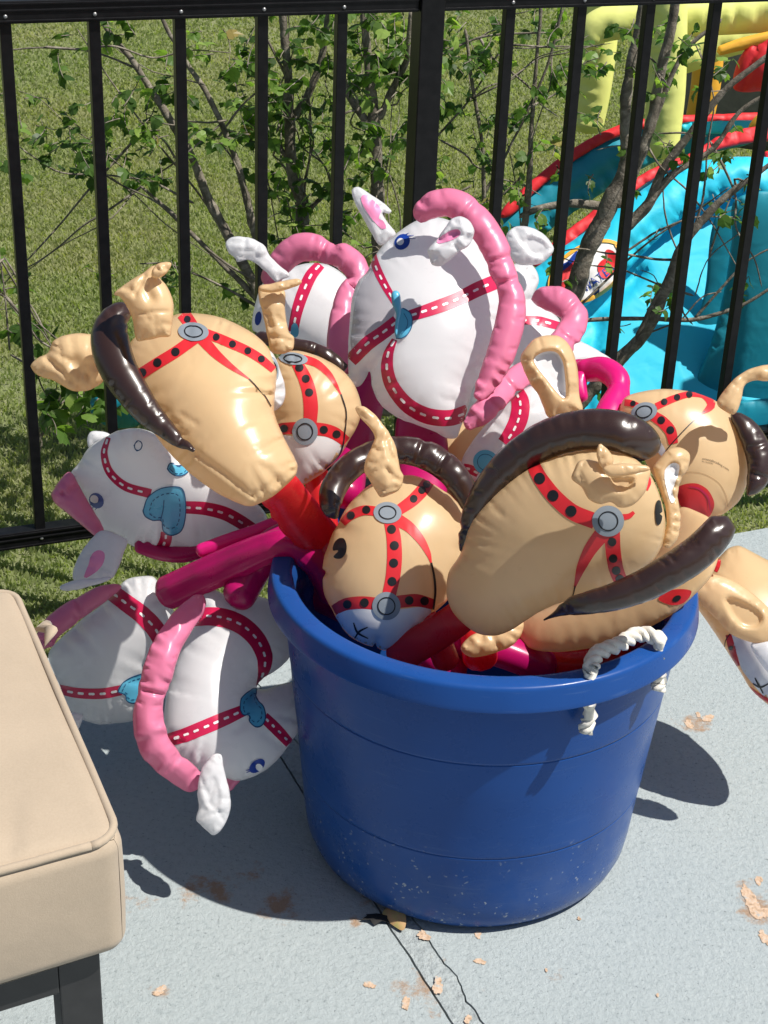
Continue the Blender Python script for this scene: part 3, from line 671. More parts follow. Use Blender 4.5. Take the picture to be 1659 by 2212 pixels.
def text_print(name, skin, s, org, ang, size, mat, parent, lift=.0006, arc=0., squash=1.):
    cu = bpy.data.curves.new('t', 'FONT'); cu.body = s; cu.size = size; cu.fill_mode = 'FRONT'; cu.resolution_u = 2; to = bpy.data.objects.new('t', cu); COL.objects.link(to)
    bpy.context.view_layer.update(); me = to.to_mesh(); V = [(v.co.x, v.co.y*squash) for v in me.vertices]; Fc = [tuple(p.vertices) for p in me.polygons]; to.to_mesh_clear()
    c, s_ = math.cos(math.radians(ang)), math.sin(math.radians(ang)); out = []
    for x, y in V:
        y2 = -y+arc*x*x; out.append(skin.hit(org[0]+x*c-y2*s_, org[1]+x*s_+y2*c, lift))
    bpy.data.objects.remove(to); return mesh_obj(name, out, Fc, mat, parent, smooth=False)
text_print('emblem_lettering', sk, 'WATER', (1262, 634), -38, 24, M_['eye_blue'], sl_, lift=.0062)

# small teal pool float on the lawn at the left
tf = empty('pool_float', onz(250, 960, GZ), 'teal inflatable float on the lawn behind the left brown mane', 'pool float')
pillow('float_body', [(190, 880), (196, 850), (235, 835), (290, 838), (330, 860), (325, 900), (280, 925), (225, 918)], yplane(3.3), M_['deep_cyan_nylon'], tf, fat=.8, step=8)

# ------------------------------------------------------------------ shrubs behind the fence
def leaf_mesh(seed):
    r = random.Random(seed); V = [(0, 0, 0)]; pts = [(0, .0), (.30, .04), (.46, .28), (.38, .42), (.33, .64), (.17, .72), (0, 1.0), (-.18, .70), (-.34, .62), (-.38, .40), (-.45, .27), (-.28, .03)]
    P0 = [(x*(1+r.uniform(-.15, .15)), y*(1+r.uniform(-.08, .08))) for x, y in pts]
    V = [(x, y, -.22*x*x*4*.5+.10*math.sin(y*3)-.25*y*y) for x, y in P0]+[(0, .38, .03)]
    n = len(P0); Fc = [(i, (i+1) % n, n) for i in range(n)]+[]
    me = bpy.data.meshes.new('leaf'); me.from_pydata(V, [], Fc); me.update()
    tv = r.random(); at = me.attributes.new('tone', 'FLOAT', 'POINT'); at.data.foreach_set('value', [tv]*len(V)); me.materials.append(M_['shrub_leaf'])
    return me
LEAF = [leaf_mesh(i) for i in range(9)]
LV = [np.array([v.co for v in m.vertices]) for m in LEAF]; LF = [np.array([tuple(p.vertices) for p in m.polygons]) for m in LEAF]
def shrub(label, yc, limbs, clusters, base, single=280, seed=0, size=(.019, .036), twig=80):
    r = np.random.default_rng(seed); g = yplane(yc)
    t = empty('shrub', onz(base[0], base[1], GZ) if base[1] > 0 else base, label, 'shrub')
    ends = []
    for L in limbs:
        pts = [(x, y, g(x, y)+dd, w) for (x, y, w, dd) in [(q+(0,))[:4] if len(q) == 3 else q for q in L]]
        A = cr(pts, 8, False)
        A[:, 0] += np.convolve(r.normal(0, 1, len(A)+10), np.ones(6)/6, 'same')[5:5+len(A)]*1.6
        Cw = Pa(A[:, :2], A[:, 2]); R = A[:, 3]*A[:, 2]/F*(1+.10*np.convolve(r.normal(0, 1, len(A)+6), np.ones(3)/3, 'same')[3:3+len(A)])
        tube_w('trunk' if A[:, 3].max() > 9 else 'branch', Cw, R, M_['bark'], t, nseg=9)
    for q in range(11):                            # thin suckers rising through the crown
        L = limbs[int(r.integers(0, len(limbs)))]; a_ = L[int(r.integers(0, len(L)))]; c_ = clusters[int(r.integers(0, len(clusters)))]
        x1, y1 = c_[0]+r.uniform(-1, 1)*c_[2], c_[1]-r.uniform(.2, 1.3)*c_[3]; w0 = r.uniform(1.6, 3.4)
        pts = [(a_[0]+(x1-a_[0])*u+r.normal(0, 7), a_[1]+(y1-a_[1])*u+r.normal(0, 7), g(a_[0]+(x1-a_[0])*u, a_[1]+(y1-a_[1])*u)+r.normal(0, .03), w0*(1-.6*u)) for u in np.linspace(0, 1, 6)]
        A = cr(pts, 9, False); tube_w('branch', Pa(A[:, :2], A[:, 2]), A[:, 3]*A[:, 2]/F, M_['bark'], t, nseg=6)
    V = []; Fc = []; tone = []; cnt = 0; TV = []; TF = []
    for (cx, cy, rx, ry, n) in clusters:
        # twigs of the cluster, each carrying leaves on both sides
        k = 0
        n = int(n*.85)
        while k < n:
            x0, y0 = cx+r.uniform(-1, 1)*rx, cy+r.uniform(-1, 1)*ry; a = r.uniform(0, 2*np.pi); d0 = g(x0, y0)+r.normal(0, .10); Lt = r.uniform(25, twig)
            bend = r.uniform(-1.2, 1.2); nl = int(Lt/7); P_ = []
            for j in range(nl+1):
                u = j/nl; aa = a+bend*u; x = x0+math.cos(a+bend*u*.5)*Lt*u; y = y0+math.sin(a+bend*u*.5)*Lt*u; P_.append(P(x, y, d0+.03*math.sin(u*3+a)))
            P_ = np.array(P_)
            b0 = len(TV)
            for j in range(len(P_)):
                rr = .0016*(1-.6*j/len(P_))
                for q in range(3): an = 2.1*q; TV.append(P_[j]+rt*math.cos(an)*rr+up*math.sin(an)*rr)
            for j in range(len(P_)-1):
                for q in range(3): TF.append((b0+j*3+q, b0+j*3+(q+1) % 3, b0+(j+1)*3+(q+1) % 3, b0+(j+1)*3+q))
            for j in range(1, len(P_)):
                if k >= n: break
                if r.random() < .25: continue
                k += 1; s = r.uniform(*size); m = int(r.integers(0, 9))
                az_ = r.uniform(0, 2*np.pi); el = r.uniform(-1.2, .3)
                dirv = np.array([math.cos(az_)*math.cos(el), math.sin(az_)*math.cos(el), math.sin(el)]); nrm = np.array([r.normal(0, .6), r.normal(0, .6), 1.]); nrm -= dirv*(nrm@dirv); nrm /= np.linalg.norm(nrm); sd = np.cross(dirv, nrm)
                if cnt < single:
                    o = bpy.data.objects.new('leaf', LEAF[m]); COL.objects.link(o); o.parent = t; b = np.array(t.location)
                    o.matrix_local = Matrix(((sd[0]*s, dirv[0]*s, nrm[0]*s, P_[j][0]-b[0]), (sd[1]*s, dirv[1]*s, nrm[1]*s, P_[j][1]-b[1]), (sd[2]*s, dirv[2]*s, nrm[2]*s, P_[j][2]-b[2]), (0, 0, 0, 1))); cnt += 1
                else:
                    v = LV[m]; w = P_[j]+s*(v[:, 0:1]*sd+v[:, 1:2]*dirv+v[:, 2:3]*nrm); k0 = len(V)
                    V += w.tolist(); Fc += (LF[m]+k0).tolist(); tone += [float(r.random())]*len(v)
    if TV:
        tw = mesh_obj('twigs', TV, TF, M_['bark'], t); tw['kind'] = 'stuff'
    if V:
        o = mesh_obj('foliage', V, Fc, M_['shrub_leaf'], t, smooth=False); at = o.data.attributes.new('tone', 'FLOAT', 'POINT'); at.data.foreach_set('value', tone); o['kind'] = 'stuff'
    return t
shrub('leafy shrub with slanting bare stems behind the left fence pickets', 3.35,
    [[(640, 800, 17), (590, 700, 14), (560, 640, 12), (520, 560, 11), (455, 440, 10), (415, 340, 9), (372, 268, 9), (330, 200, 8), (285, 130, 7), (225, 55, 6), (190, -40, 5)],
     [(600, 640, 10), (560, 540, 9), (530, 420, 8), (505, 330, 7), (480, 270, 6), (440, 190, 6), (400, 130, 5), (360, 60, 5), (320, -40, 4)],
     [(560, 650, 8), (500, 590, 6), (440, 530, 5), (370, 460, 4), (300, 400, 3)],
     [(300, 150, 2.5), (200, 112, 2.2), (90, 103, 2), (20, 108, 1.6)],
     [(420, 440, 3), (330, 395, 2.5), (230, 378, 2.2), (130, 372, 2), (60, 330, 1.6), (20, 300, 1.4)],
     [(600, 690, 4), (520, 640, 3), (440, 600, 2.5), (360, 570, 2), (300, 570, 1.8)],
     [(470, 300, 3), (520, 230, 2.5), (580, 180, 2)], [(380, 345, 3), (350, 300, 2), (300, 280, 2)]],
    [(130, 330, 100, 55, 110), (300, 290, 100, 110, 150), (220, 90, 120, 30, 40), (470, 200, 110, 140, 170), (580, 640, 60, 50, 30), (330, 590, 110, 40, 40), (60, 250, 50, 60, 30), (20, 640, 40, 60, 25)], (640, 960), 280, 3)
shrub('leafy shrub with two upright stems left of the thick fence post', 3.45,
    [[(655, 900, 19), (650, 700, 17), (652, 520, 15), (650, 440, 15), (632, 370, 14), (625, 260, 12), (622, 170, 10), (612, 60, 9), (605, -40, 8)],
     [(632, 260, 11), (662, 210, 9), (690, 140, 8), (705, 60, 7), (715, -40, 6)],
     [(645, 390, 7), (612, 330, 6), (590, 300, 5)], [(660, 460, 6), (720, 400, 4), (760, 340, 3)], [(625, 180, 4), (590, 110, 3), (560, 60, 3)]],
    [(620, 140, 90, 110, 190), (690, 330, 70, 110, 120), (600, 400, 60, 60, 60), (680, 520, 80, 70, 70), (560, 250, 60, 110, 100)], (655, 1000), 280, 4)
shrub('leafy shrub with a forked stem right beside the thick fence post', 3.40,
    [[(835, 900, 19), (825, 700, 17), (818, 520, 15), (815, 420, 15), (812, 330, 14), (808, 260, 13), (800, 180, 11), (790, 80, 9), (780, -40, 8)],
     [(812, 290, 10), (775, 240, 9), (750, 200, 8), (735, 150, 7)], [(815, 260, 9), (850, 190, 8), (880, 120, 7), (890, 20, 6)],
     [(825, 560, 6), (870, 500, 4), (950, 440, 3), (1020, 400, 2.5)]],
    [(800, 120, 90, 90, 200), (870, 260, 70, 120, 120), (780, 330, 60, 90, 80), (760, 520, 60, 60, 40), (860, 60, 60, 50, 60)], (830, 1000), 280, 5)
shrub('sparse shrub between the thick post and the slide, thin pale stems', 3.55,
    [[(1010, 780, 7), (1030, 600, 6), (1045, 430, 5), (1040, 300, 4), (1020, 180, 4), (1005, 60, 3)],
     [(1120, 700, 11), (1125, 560, 9), (1140, 430, 8), (1145, 340, 6), (1150, 240, 5), (1160, 120, 4), (1170, 0, 4)],
     [(1045, 420, 4), (1095, 330, 3), (1140, 240, 3), (1190, 120, 3), (1215, 20, 2.5)],
     [(1330, 450, 11), (1240, 440, 9), (1160, 452, 8), (1120, 470, 7)],
     [(960, 520, 3), (1040, 460, 2.5), (1130, 380, 2)], [(940, 300, 2.5), (1010, 220, 2.5), (1080, 110, 2)], [(930, 130, 3), (1040, 80, 2.5), (1180, 70, 2)]],
    [(1010, 150, 90, 110, 170), (1060, 330, 60, 120, 80), (1190, 110, 50, 80, 60), (1130, 470, 60, 60, 50), (1000, 480, 50, 60, 25), (1200, 300, 40, 70, 35), (1280, 140, 60, 60, 26)], (1050, 1000), 280, 6)
shrub('thick trunked shrub in front of the blue inflatable slide', 3.45,
    [[(1170, 760, 24), (1200, 700, 23), (1240, 630, 22), (1268, 540, 21), (1300, 480, 20), (1322, 425, 19), (1345, 380, 16), (1352, 330, 14), (1350, 230, 12), (1362, 140, 11), (1380, 60, 10), (1395, -40, 9)],
     [(1330, 450, 17), (1385, 330, 13), (1410, 250, 12), (1430, 140, 11), (1450, 60, 11), (1462, -40, 10)],
     [(1400, 290, 7), (1440, 190, 6), (1480, 110, 5), (1560, 40, 4)],
     [(1340, 500, 14), (1400, 440, 12), (1430, 370, 10), (1490, 290, 9), (1560, 200, 8), (1620, 150, 7), (1700, 90, 6)],
     [(1400, 440, 10), (1450, 380, 8), (1540, 320, 6), (1600, 240, 5), (1680, 190, 4)],
     [(1080, 1010, 20), (1200, 930, 17), (1260, 860, 16), (1330, 785, 15), (1400, 710, 13), (1440, 620, 12), (1470, 540, 11), (1540, 450, 9), (1600, 400, 7), (1700, 330, 5)],
     [(1300, 840, 8), (1370, 740, 7), (1420, 640, 6), (1460, 590, 5)],
     [(1190, 700, 4), (1290, 690, 5), (1400, 688, 5), (1500, 690, 5), (1600, 660, 4), (1700, 600, 3)],
     [(1500, 690, 3), (1560, 620, 3), (1620, 560, 2), (1700, 520, 2)], [(1400, 720, 2), (1470, 690, 2), (1520, 640, 1.6), (1560, 630, 1.4)],
     [(1330, 560, 3), (1420, 500, 2.5), (1500, 470, 2), (1600, 470, 2)], [(1480, 560, 3), (1520, 420, 2.5), (1530, 300, 2), (1540, 200, 1.6), (1500, 90, 1.5)],
     [(1470, 560, 2), (1440, 480, 2), (1430, 400, 1.5)], [(1500, 640, 1.6), (1530, 560, 1.4), (1600, 500, 1.2)]],
    [(1420, 120, 80, 90, 70), (1340, 350, 60, 60, 30), (1500, 330, 70, 60, 40), (1560, 430, 60, 50, 24), (1420, 620, 120, 100, 26), (1210, 590, 30, 50, 14), (1620, 640, 40, 30, 10), (1330, 800, 60, 30, 8), (1560, 200, 60, 60, 24)], (1100, 1060), 290, 8, twig=60)
shrub('low leafy sprig at the left edge below the pickets', 3.05, [[(60, 1000, 4), (120, 880, 3), (160, 800, 2.5), (190, 760, 2)], [(20, 760, 2.5), (10, 640, 2), (0, 560, 2)]],
    [(140, 850, 60, 55, 75), (10, 660, 40, 70, 35), (200, 880, 40, 30, 25)], (80, 1060), 200, 9, size=(.03, .05))

# ------------------------------------------------------------------ patio seat
zt = .42
A0 = onz(270, 1806, zt)[:2]; Bk = onz(34, 1262, zt)[:2]
e2 = (Bk-A0)/np.linalg.norm(Bk-A0); e1 = np.array([e2[1], -e2[0]])
C0 = onz(0, 1880, zt)[:2]; ang = math.degrees(math.acos(abs(np.dot((A0-C0)/np.linalg.norm(A0-C0), e2))))
print('cushion corner angle', ang, 'A', A0, 'Bk', Bk, 'len', np.linalg.norm(Bk-A0))
e1 = (A0-C0)/np.linalg.norm(A0-C0)
Lx, Ly, Tz = .75, np.linalg.norm(Bk-A0), .150
seat = empty('patio_ottoman', (A0[0]-e1[0]*.2+e2[0]*.3, A0[1]-e1[1]*.2+e2[1]*.3, 0), 'dark framed patio seat under the beige cushion', 'ottoman')
cush = empty('seat_cushion', (A0[0]-e1[0]*.2+e2[0]*.3, A0[1]-e1[1]*.2+e2[1]*.3, zt-Tz), 'beige canvas box cushion with piped edges on the dark frame', 'cushion')
def cl(u, v, z): p_ = A0-e1*(Lx/2-u*Lx/2)+e2*(Ly/2+v*Ly/2); return np.array([p_[0], p_[1], z])      # u=1 right edge, v=-1 front edge
def rounded(n=90):
    V = []; Fc = []; r = np.array([.022, .022, .020]); hs = np.array([Lx/2, Ly/2, Tz/2])
    for ax in range(3):
        for sg in (-1, 1):
            k0 = len(V); u, v = (ax+1) % 3, (ax+2) % 3
            for i in range(n+1):
                for j in range(n+1):
                    q = np.zeros(3); q[ax] = sg; q[u] = math.sin((i/n*2-1)*math.pi/2); q[v] = math.sin((j/n*2-1)*math.pi/2); p_ = q*hs; c = np.clip(p_, -(hs-r), hs-r); dlt = p_-c; L = np.linalg.norm(dlt/r)
                    if L > 0: p_ = c+dlt/L if L > 1e-9 else p_
                    uu, vv = p_[0]/hs[0], p_[1]/hs[1]
                    ww = (1-abs(uu)**6)*(1-abs(vv)**6)
                    if ax == 2:
                        p_[2] += sg*(.014*ww)
                        if sg > 0:
                            xx, yy = p_[0]-hs[0], p_[1]+hs[1]      # from the near right corner
                            for (fx, ln, dp, wf) in ((-.115, .075, .0045, .008), (-.165, .055, .004, .007), (-.30, .05, .003, .010), (-.42, .06, .003, .009)):
                                p_[2] -= dp*math.exp(-((xx-fx-(yy*.25))/wf)**2)*math.exp(-(yy/ln)**2)*min(1, yy/.02)
                            p_[2] += .0018*math.sin(xx*23+1)*math.sin(yy*17)
                    else:
                        p_[ax] += sg*.006*(1-(p_[2]/hs[2])**2)*(1-abs(p_[u if u != 2 else v]/hs[u if u != 2 else v])**6)
                    V.append(cl(p_[0]/hs[0], p_[1]/hs[1], zt-Tz/2+p_[2]))
            for i in range(n):
                for j in range(n):
                    a = k0+i*(n+1)+j; f = (a, a+n+1, a+n+2, a+1); Fc.append(f if sg > 0 else f[::-1])
    return V, Fc
V, Fc = rounded(); o = mesh_obj('cushion_cover', V, Fc, M_['beige_canvas'], cush)
def piping(z, ins=.004):
    P_ = []; hx, hy = Lx/2-ins, Ly/2-ins; rr = .03
    for (sx, sy, a0) in ((1, -1, -90), (1, 1, 0), (-1, 1, 90), (-1, -1, 180)):
        for t in np.linspace(a0, a0+90, 7): P_.append((sx*(hx-rr)+rr*math.cos(math.radians(t)), sy*(hy-rr)+rr*math.sin(math.radians(t))))
    P_.append(P_[0]); A = cr([(a, b) for a, b in P_], .012, False)
    w = np.convolve(rng.normal(0, 1, len(A)+10), np.ones(5)/5, 'same')[5:5+len(A)]*.0006
    C = [cl(a/(Lx/2), b/(Ly/2), z+ww_) for (a, b), ww_ in zip(A, w)]
    tube_w('piping', C, [.0044]*len(C), M_['beige_canvas'], cush, nseg=10, capend=False)
piping(zt-.004); piping(zt-Tz+.006, .012)
tube_w('tie_tab', [cl(1.02, .52, zt-.02), cl(1.05, .56, zt-.005), cl(1.05, .66, zt-.015), cl(1.01, .74, zt-.03)], [.005, .008, .008, .005], M_['beige_canvas'], cush, nseg=10)
zf = zt-Tz-.002
def fb(name, u0, u1, v0, v1, z0, z1):
    c = (cl(u0, v0, z0)+cl(u1, v1, z1))/2; ax = (cl(u1, v0, z0)-cl(u0, v0, z0))/2; ay = (cl(u0, v1, z0)-cl(u0, v0, z0))/2
    V, Fc = box_pts(c, ax, ay, np.array([0, 0, (z1-z0)/2])); o = mesh_obj(name, V, Fc, M_['dark_frame'], seat, smooth=False)
    m = o.modifiers.new('b', 'BEVEL'); m.width = .002; m.segments = 2; return o
xi, yi = 1-.05/Lx*2*.55, 1-.022/Ly*2; lw = .044
fb('rail', -xi, xi-2*lw/Lx, -yi, -yi+2*.03/Ly, zf-.045, zf); fb('rail', -xi, xi-2*lw/Lx, yi-2*.03/Ly, yi, zf-.045, zf)
fb('rail', xi-2*.03/Lx, xi, -yi+2*lw/Ly, yi-2*lw/Ly, zf-.045, zf); fb('rail', -xi, -xi+2*.03/Lx, -yi+.1, yi-.1, zf-.047, zf)
for a, b in ((1, -1), (1, 1), (-1, -1), (-1, 1)):
    fb('leg', a*xi-(2*lw/Lx if a > 0 else 0), a*xi+(2*lw/Lx if a < 0 else 0), b*yi-(2*lw/Ly if b > 0 else 0), b*yi+(2*lw/Ly if b < 0 else 0), 0, zf+.0)
fb('seat_deck', -xi+.08, xi-.08, -yi+.08, yi-.08, zf-.012, zf-.001)

# ------------------------------------------------------------------ tub
TX, TY = .133, 1.805
tub = empty('plastic_tub', (TX, TY, 0), 'large round blue plastic tub with a white rope handle, full of toys', 'tub')
prof = [(0.0, .006), (.15, .006), (.19, .003), (.203, .001), (.2125, .006), (.219, .014), (.225, .030), (.2285, .055), (.2315, .09), (.2350, .128), (.2358, .1335), (.2360, .1348), (.2349, .1356), (.2350, .1362), (.2362, .1370), (.2366, .1400), (.2378, .155), (.2406, .185), (.2446, .225), (.2485, .262), (.2505, .2840), (.2510, .2885), (.2511, .2895), (.2501, .2902), (.2502, .2908), (.2514, .2916), (.2519, .2945), (.2530, .305), (.2556, .328), (.2585, .352), (.260, .374), (.261, .380), (.2665, .3835), (.2735, .3875), (.2765, .3855), (.2800, .3853), (.2808, .3862), (.2810, .3885), (.2803, .3930), (.2798, .3960), (.2772, .4130), (.2764, .4158), (.2745, .4180), (.2715, .4189), (.2560, .4200), (.2520, .4192), (.2495, .4165), (.2480, .4100), (.2450, .395), (.236, .30), (.226, .18), (.216, .07), (.20, .03), (.17, .018), (0, .016)]
def lathe(prof, n=144, wob=0):
    V = []; Fc = []
    for (r, z) in prof:
        for k in range(n): a = 2*math.pi*k/n; rr = r*(1+wob*math.sin(2*a+.7)); V.append((TX+rr*math.cos(a), TY+rr*math.sin(a), z))
    for i in range(len(prof)-1):
        for k in range(n): Fc.append((i*n+k, i*n+(k+1) % n, (i+1)*n+(k+1) % n, (i+1)*n+k))
    return V, Fc
lipi = 36
V, Fc = lathe(prof[:lipi+1]); o = mesh_obj('wall', V, Fc, M_['blue_plastic'], tub)
V, Fc = lathe(prof[lipi:51]); mesh_obj('rim', V, Fc, M_['blue_plastic'], tub)
V, Fc = lathe(prof[50:]); mesh_obj('inner_wall', V, Fc, M_['blue_plastic'], tub)
def cylp(a, r, z): return np.array([TX+r*math.cos(a), TY+r*math.sin(a), z])
def azof(X, Y, z=.4195): q = onz(X, Y, z); return math.atan2(q[1]-TY, q[0]-TX), math.hypot(q[0]-TX, q[1]-TY)
a1, r1 = azof(1262, 1448); a2, r2 = azof(1408, 1392)
print('rope', math.degrees(a1), r1, math.degrees(a2), r2)
def rope(name, pts, rad, parent):
    A = cr(pts, .0022, False)
    T = np.gradient(A, axis=0); T /= np.linalg.norm(T, axis=1)[:, None]; s = np.concatenate([[0], np.cumsum(np.linalg.norm(np.diff(A, axis=0), axis=1))])
    V = []; Fc = []; ref = np.array([.3, .2, 1.]); U = np.cross(T, ref); U /= np.linalg.norm(U, axis=1)[:, None]; Wv = np.cross(T, U)
    for st in range(3):
        k0 = len(V); ns = 10
        for i in range(len(A)):
            ph = s[i]/.043*2*math.pi+st*2.094; ctr = A[i]+(U[i]*math.cos(ph)+Wv[i]*math.sin(ph))*rad*.50; rr = rad*.60*(1+.05*math.sin(s[i]*900+st))
            for k in range(ns): a = 2*math.pi*k/ns; V.append(ctr+(U[i]*math.cos(a)+Wv[i]*math.sin(a))*rr)
        for i in range(len(A)-1):
            for k in range(ns): a, b = k0+i*ns+k, k0+i*ns+(k+1) % ns; Fc.append((a, b, b+ns, a+ns))
        Fc.append(tuple(range(k0, k0+ns))); Fc.append(tuple(range(len(V)-ns, len(V))))
    return mesh_obj(name, V, Fc, M_['rope_cotton'], parent)
rr_ = .268
p1, p2 = cylp(a1, rr_, .4195), cylp(a2, rr_, .4195); md_ = (p1+p2)/2
rope('rope_handle', [p1+[0, 0, -.012], p1+[.001, 0, .006], P(1288, 1414, 1.868), P(1338, 1392, 1.885), P(1382, 1370, 1.905), p2+[0, -.002, .012], p2+[0, 0, -.012]], .0096, tub)
for a, zz in ((a1, .346), (a2, .362)):
    e = cylp(a, .2745, .386); f = cylp(a+.01, .2745, (zz+.386)/2); g = cylp(a-.012, .277, zz)
    rope('rope_end', [e, f, g], .0092, tub)
# fallen leaf and debris at the tub foot
lf = onz(852, 1992, 0)
V = [lf+np.array(q) for q in ((-.020, .016, .004), (-.002, .019, .012), (.013, .010, .015), (.016, -.008, .010), (.013, -.024, .003), (.001, -.013, .004), (-.012, -.001, .003), (.0, .0, .013))]
o = mesh_obj('fallen_leaf', V, [(0, 1, 7), (1, 2, 7), (2, 3, 7), (3, 4, 7), (4, 5, 7), (5, 6, 7), (6, 0, 7)], M_['fallen_leaf']); 
def recenter(o, base):
    b = np.array(base); 
    for v in o.data.vertices: v.co = v.co-Vector(b)
    o.location = Vector(b)
recenter(o, lf); m = o.modifiers.new('s', 'SUBSURF'); m.levels = 2; m.render_levels = 2
tag(o, 'curled green and brown fallen leaf at the foot of the tub', 'leaf')
lf2 = onz(815, 1990, 0)
V = []; 
for i in range(11): a = i*.57; r_ = (.012 if i % 2 else .020); V.append(lf2+np.array([r_*math.cos(a)*1.2, r_*math.sin(a)*.6, .003+.004*(i % 2)]))
V.append(lf2+np.array([0, 0, .008])); o = mesh_obj('dead_leaf', V, [(i, (i+1) % 11, 11) for i in range(11)], M_['dirt_black']); recenter(o, lf2)
tag(o, 'black shrivelled leaf lying left of the green brown leaf', 'leaf')
#==HORSES==
# ================================================================== INFLATABLE STICK HORSES
K_ = 1659/1875
def Z(x0, y0, s):
    a = K_/s
    def f(p):
        if isinstance(p, list): return [f(q) for q in p]
        return (K_*x0+a*p[0], K_*y0+a*p[1])+tuple(a*v for v in p[2:3])+tuple(p[3:])
    f.a = a
    return f
ZA, ZB, ZC, ZD, ZE = Z(50, 600, 1.952), Z(550, 430, 1.8433), Z(50, 1000, 2.0107), Z(700, 950, 2.765), Z(1050, 800, 2.0109)
ZF, ZG, ZH, ZI, ZJ = Z(1090, 750, 2.9625), Z(400, 1300, 2.836), Z(1575, 850, 4.917), Z(1600, 1300, 4.916), Z(230, 600, 3.13)
GRP = 'inflatable stick horses piled in and around the tub'
def horse(pos, label): return empty('inflatable_horse', pos, label, 'inflatable horse', GRP)
def TT(z, pts, d, name, mat, parent, plane=None, **k):
    q = z(pts); n = len(q)
    if plane is not None: d = [float(depth_fn(plane)([(p[0], p[1])])[0])+o_ for p, o_ in zip(q, d)]
    dd = d if isinstance(d, (list, tuple)) else (d, d)
    if len(dd) == 2: dd = list(np.linspace(dd[0], dd[1], n))
    kk = 1.24 if 'pink' in mat else 1.06
    if name == 'mane': return strip(name, [(p[0], p[1], dd[i], p[2]*kk) for i, p in enumerate(q)], M_[mat], parent, pinches=k.get('pinches', ()), pucker=.55 if 'pink' in mat else .3)
    return tube(name, [(p[0], p[1], dd[i], p[2]) for i, p in enumerate(q)], M_[mat], parent, **k)
def cre(z, lines): return [(z(l), w*z.a, h*z.a) for l, w, h in lines]
def wpath(z, pts, ws): return z(pts), ([w*z.a for w in ws] if isinstance(ws, (list, tuple)) else ws*z.a)
def tstrap(z, sk, pts, ws, h, dots=None, r=None):
    p, w = wpath(z, pts, ws); rr = (r*z.a, r*z.a*1.02) if r else (7.5, 8)
    return tan_strap(sk, p, h, w, dots=(z(dots) if dots else 0), r=rr)
def taper(z, sk, pts, ws, h, mat='red_print', lift=.0007): p, w = wpath(z, pts, ws); return ribbon('strap', sk, p, w, M_[mat], h, lift)
def wstrap(z, sk, pts, ws, h, **k): p, w = wpath(z, pts, ws); return white_strap(sk, p, h, w, **k)
def eye(z, sk, x, y, rx, ry, rot, parent, wx, wy, wr, lash):
    a = z.a; X, Y = z((x, y)); e = poly_print('eye_print', sk, [ell(X, Y, rx*a, ry*a, rot)], M_['eye_blue'], parent, lift=.0012, step=5)
    q = z((wx, wy)); poly_print('eye_white', sk, [ell(q[0], q[1], wr*a, wr*a*1.1, rot)], M_['white_print'], e, lift=.0018, step=5)
    for l in lash: line_print('lash', sk, z(l), [2.6, .8][:len(l)] if len(l) == 2 else 1.6, M_['eye_blue'], e)

# --- 1: tan horse, upper left
h = horse(P(480, 870, 1.97), 'tan horse with the bare crown towards the viewer, upper left, red stick below')
dT1 = (1.95, 480, 860, -.008, -.024)
b = pillow('head', ZA([(500, 520), (540, 440), (640, 375), (750, 325), (850, 322), (960, 342), (1060, 388), (1130, 432), (1190, 500), (1222, 600), (1215, 700), (1212, 800), (1255, 910), (1312, 1020), (1322, 1050), (1312, 1095), (1210, 1190), (1110, 1240), (1060, 1236), (940, 1180), (820, 1095), (720, 1000), (640, 900), (560, 780), (510, 640)]), dT1, M_['tan_vinyl'], h, fat=.74, pucker=.3, plen=26,
    creases=cre(ZA, [([(830, 990), (960, 1080), (1105, 1190)], 14, 16), ([(1105, 1190), (1310, 1065)], 9, 10), ([(640, 760), (720, 800)], 9, 9), ([(670, 800), (760, 850)], 9, 12), ([(700, 850), (790, 900)], 9, 12), ([(760, 800), (840, 850)], 10, 8), ([(1100, 1190), (1180, 1150)], 6, 6)]))
b1 = b; sk = Skin([b], dT1)
n_ = pillow('muzzle', ZA([(1160, 490), (1205, 515), (1240, 590), (1265, 680), (1258, 740), (1225, 782), (1196, 792), (1170, 740), (1150, 650), (1150, 560)]), 1.965, M_['white_vinyl'], h, fat=.85)
sn = Skin([n_], 1.965)
tstrap(ZA, sk, [(772, 324), (795, 350), (820, 390)], [60, 62, 62], h, [(795, 353)], 17)
tstrap(ZA, sk, [(835, 440), (740, 508), (655, 560), (585, 605), (530, 640)], 54, h, [(740, 508), (655, 558), (583, 605)], 20)
tstrap(ZA, sk, [(830, 400), (932, 437), (1010, 470), (1083, 503), (1146, 542), (1206, 592)], [44, 46, 46, 44, 42, 34], h, [(932, 437), (1010, 471), (1083, 503), (1146, 541)], 17)
taper(ZA, sk, [(862, 440), (930, 515), (1005, 578), (1090, 636)], [56, 44, 26, 5], h)
line_print('black_line', sk, ZA([(1088, 635), (1130, 680), (1165, 720), (1192, 765)]), 2.2, M_['black_print'], h)
X, Y = ZA((825, 413)); ring_button(sk, X, Y, 33, 20, 6, h)
X, Y = ZA((1201, 590)); ring_button(sn, X, Y, 11.5, 27, -8, h)
taper(ZA, sn, [(1185, 640), (1186, 690), (1190, 730)], [22, 20, 6], h)
